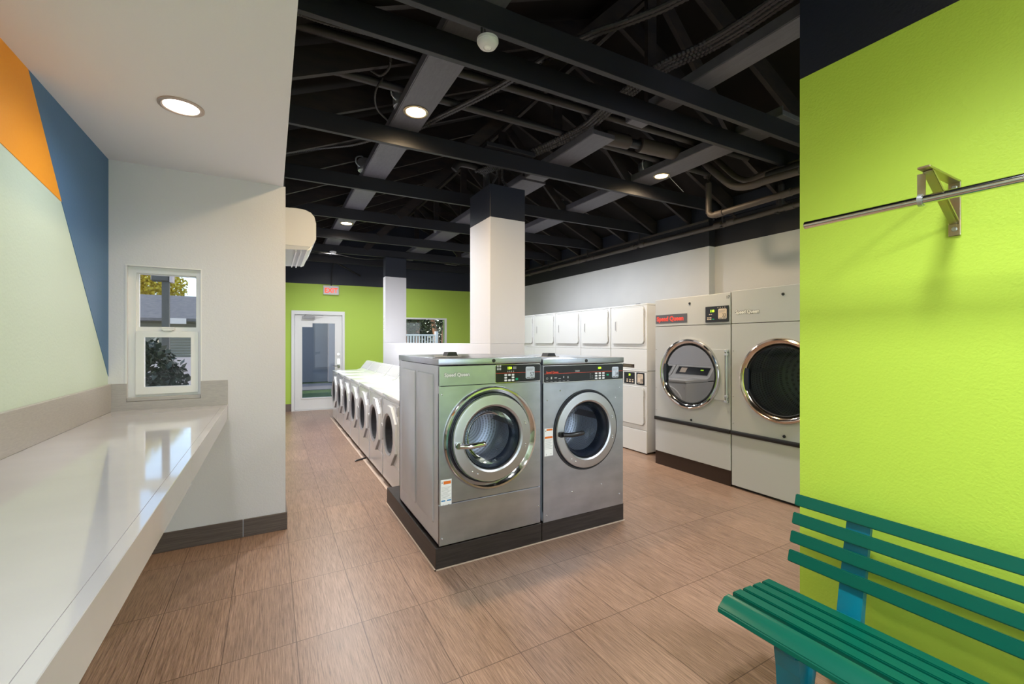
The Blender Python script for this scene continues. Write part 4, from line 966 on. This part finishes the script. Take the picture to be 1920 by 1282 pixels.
def tree(name,label,base,h,crowns,leaf,bark=M['bark'],trunks=1,tr=.12,n=500,s=.16,group=None,spread=.6,nar=.36):
    t=T(name,label,'tree' if 'tree' in name else 'shrub',base,0,group)
    for k in range(trunks):
        a=2*PI*k/max(1,trunks)+.5; e=(math.cos(a)*spread,math.sin(a)*spread,h)
        b=B(); tube(b,curve([(math.cos(a)*.06*trunks,math.sin(a)*.06*trunks,-.1),(e[0]*.25+.08*math.sin(k*3),e[1]*.3,h*.35),(e[0]*.6-.08,e[1]*.6,h*.7),e],5),[tr*(1-.04*i) for i in range(16)],10); O('trunk',b,bark,t)
    b=B()
    for c,r,m_ in crowns: leafball(b,c,r,int(n*m_),s,nar=nar)
    O('foliage',b,leaf,t,keep=True)
    return t
tree('leafy_shrub','dark leafy shrub right outside the alcove window',(-.98,5.3,-.05),1.2,[((-.04,0,1.22),.26,1),((-.08,0,1.42),.14,.35),((.12,-.05,1.12),.20,.5),((0,0,.8),.35,.8)],M['leafdark'],M['post'],3,.012,620,.075,spread=.15,nar=.26)
tree('yellow_tree','sunlit yellow-green tree above the shingled roof',(-5.0,19.5,0),3.2,[((0,0,3.6),1.7,1),((-1.5,0,3.9),1.8,.8),((1.3,.3,3.4),1.0,.45)],M['leafyellow'],n=11000,s=.10,tr=.2)
tree('yard_tree','reddish multi-trunk tree on the right of the far window view',(5.75,15.9,0),3.2,[((0,0,3.2),1.4,1),((-.8,.5,2.8),.9,.5)],M['leafmid'],trunks=4,tr=.13,n=1500,s=.13,spread=.55)
tree('yard_tree','multi-trunk tree in the middle of the far window view',(5.25,18.0,0),3.4,[((0,0,3.1),1.4,1),((-.9,0,2.6),1.0,.6)],M['leafmid'],trunks=4,tr=.10,n=1700,s=.13,spread=.8)
tree('yard_tree','dark tree on the left of the far window view',(4.75,18.8,0),3.2,[((0,0,3.0),1.3,1),((.3,0,2.2),1.0,.8)],M['leafmid'],trunks=3,tr=.09,n=1700,s=.13,spread=.7)
b=B(); 
for i in range(7): leafball(b,(2.9+i*.9,21.2,1.1+.3*(i%2)),1.25,1100,.16)
tag(O('background_hedge',b,M['leafmid'],keep=True),'dense dark hedge behind the white railing and trees','hedge')
t=T('white_railing','white picket railing seen through the far window','railing',(3.87,14.6,0))
for k in range(24):
    b=B(); box(b,-1.2+k*.1,-1.16+k*.1,-.015,.015,.5,1.70); O('picket',b,M['vinyl'],t)
b=B(); box(b,-1.25,1.2,-.03,.03,1.68,1.74,b=.004); O('top_rail',b,M['vinyl'],t)
b=B(); box(b,-1.25,1.2,-.02,.02,.5,.56); O('bottom_rail',b,M['vinyl'],t)
b=B(); box(b,1.18,1.28,-.05,.05,-.12,1.84,b=.004); box(b,-1.3,-1.2,-.05,.05,-.12,1.84,b=.004); O('end_post',b,M['vinyl'],t)

# ---------------------------------------------------------------- light
w=bpy.data.worlds.new('daylight_sky'); bpy.context.scene.world=w; w.use_nodes=True; N=w.node_tree.nodes; L=w.node_tree.links
sk=N.new('ShaderNodeTexSky'); sk.sky_type='NISHITA'; sk.sun_disc=False; sk.sun_elevation=math.radians(38); sk.sun_rotation=math.radians(250)
L.new(sk.outputs[0],N['Background'].inputs[0]); N['Background'].inputs[1].default_value=.42
sun=bpy.data.lights.new('sun','SUN'); sun.energy=4.5; sun.angle=.01; sun.color=(1,.86,.66); so=bpy.data.objects.new('sun',sun); C.objects.link(so)
so.rotation_euler=Vector((.85,-.12,-.50)).to_track_quat('-Z','Y').to_euler()

def day_fill(x,y,z,sx,sz,e,rot,col=(.72,.85,1)):
    a=bpy.data.lights.new('added_day_fill','AREA'); a.shape='RECTANGLE'; a.size=sx; a.size_y=sz; a.energy=e; a.color=col
    o=bpy.data.objects.new('added_day_fill',a); C.objects.link(o); o.location=(x,y,z); o.rotation_euler=rot
day_fill(.65,-3.3,1.35,2.4,2.3,38,(PI/2,0,0))       # fill light added at the unseen opening behind the camera, shining to +Y
day_fill(3.7,-3.3,1.35,1.9,2.3,45,(PI/2,0,0))  # second added fill, brightens the dryers
# ---------------------------------------------------------------- camera
f=808.0; th=math.atan(452/f)
cam=bpy.data.cameras.new('camera'); co=bpy.data.objects.new('camera',cam); C.objects.link(co)
cam.sensor_width=36; cam.lens=36*f/1920; cam.clip_start=.05; cam.clip_end=200; cam.shift_y=0
co.location=(0,0,1.47); co.rotation_euler=(PI/2,0,-th)
sc=bpy.context.scene; sc.camera=co
sc.view_settings.view_transform='Standard'; sc.view_settings.look='None'; sc.view_settings.exposure=.08; sc.view_settings.gamma=1
sc.view_settings.use_curve_mapping=False
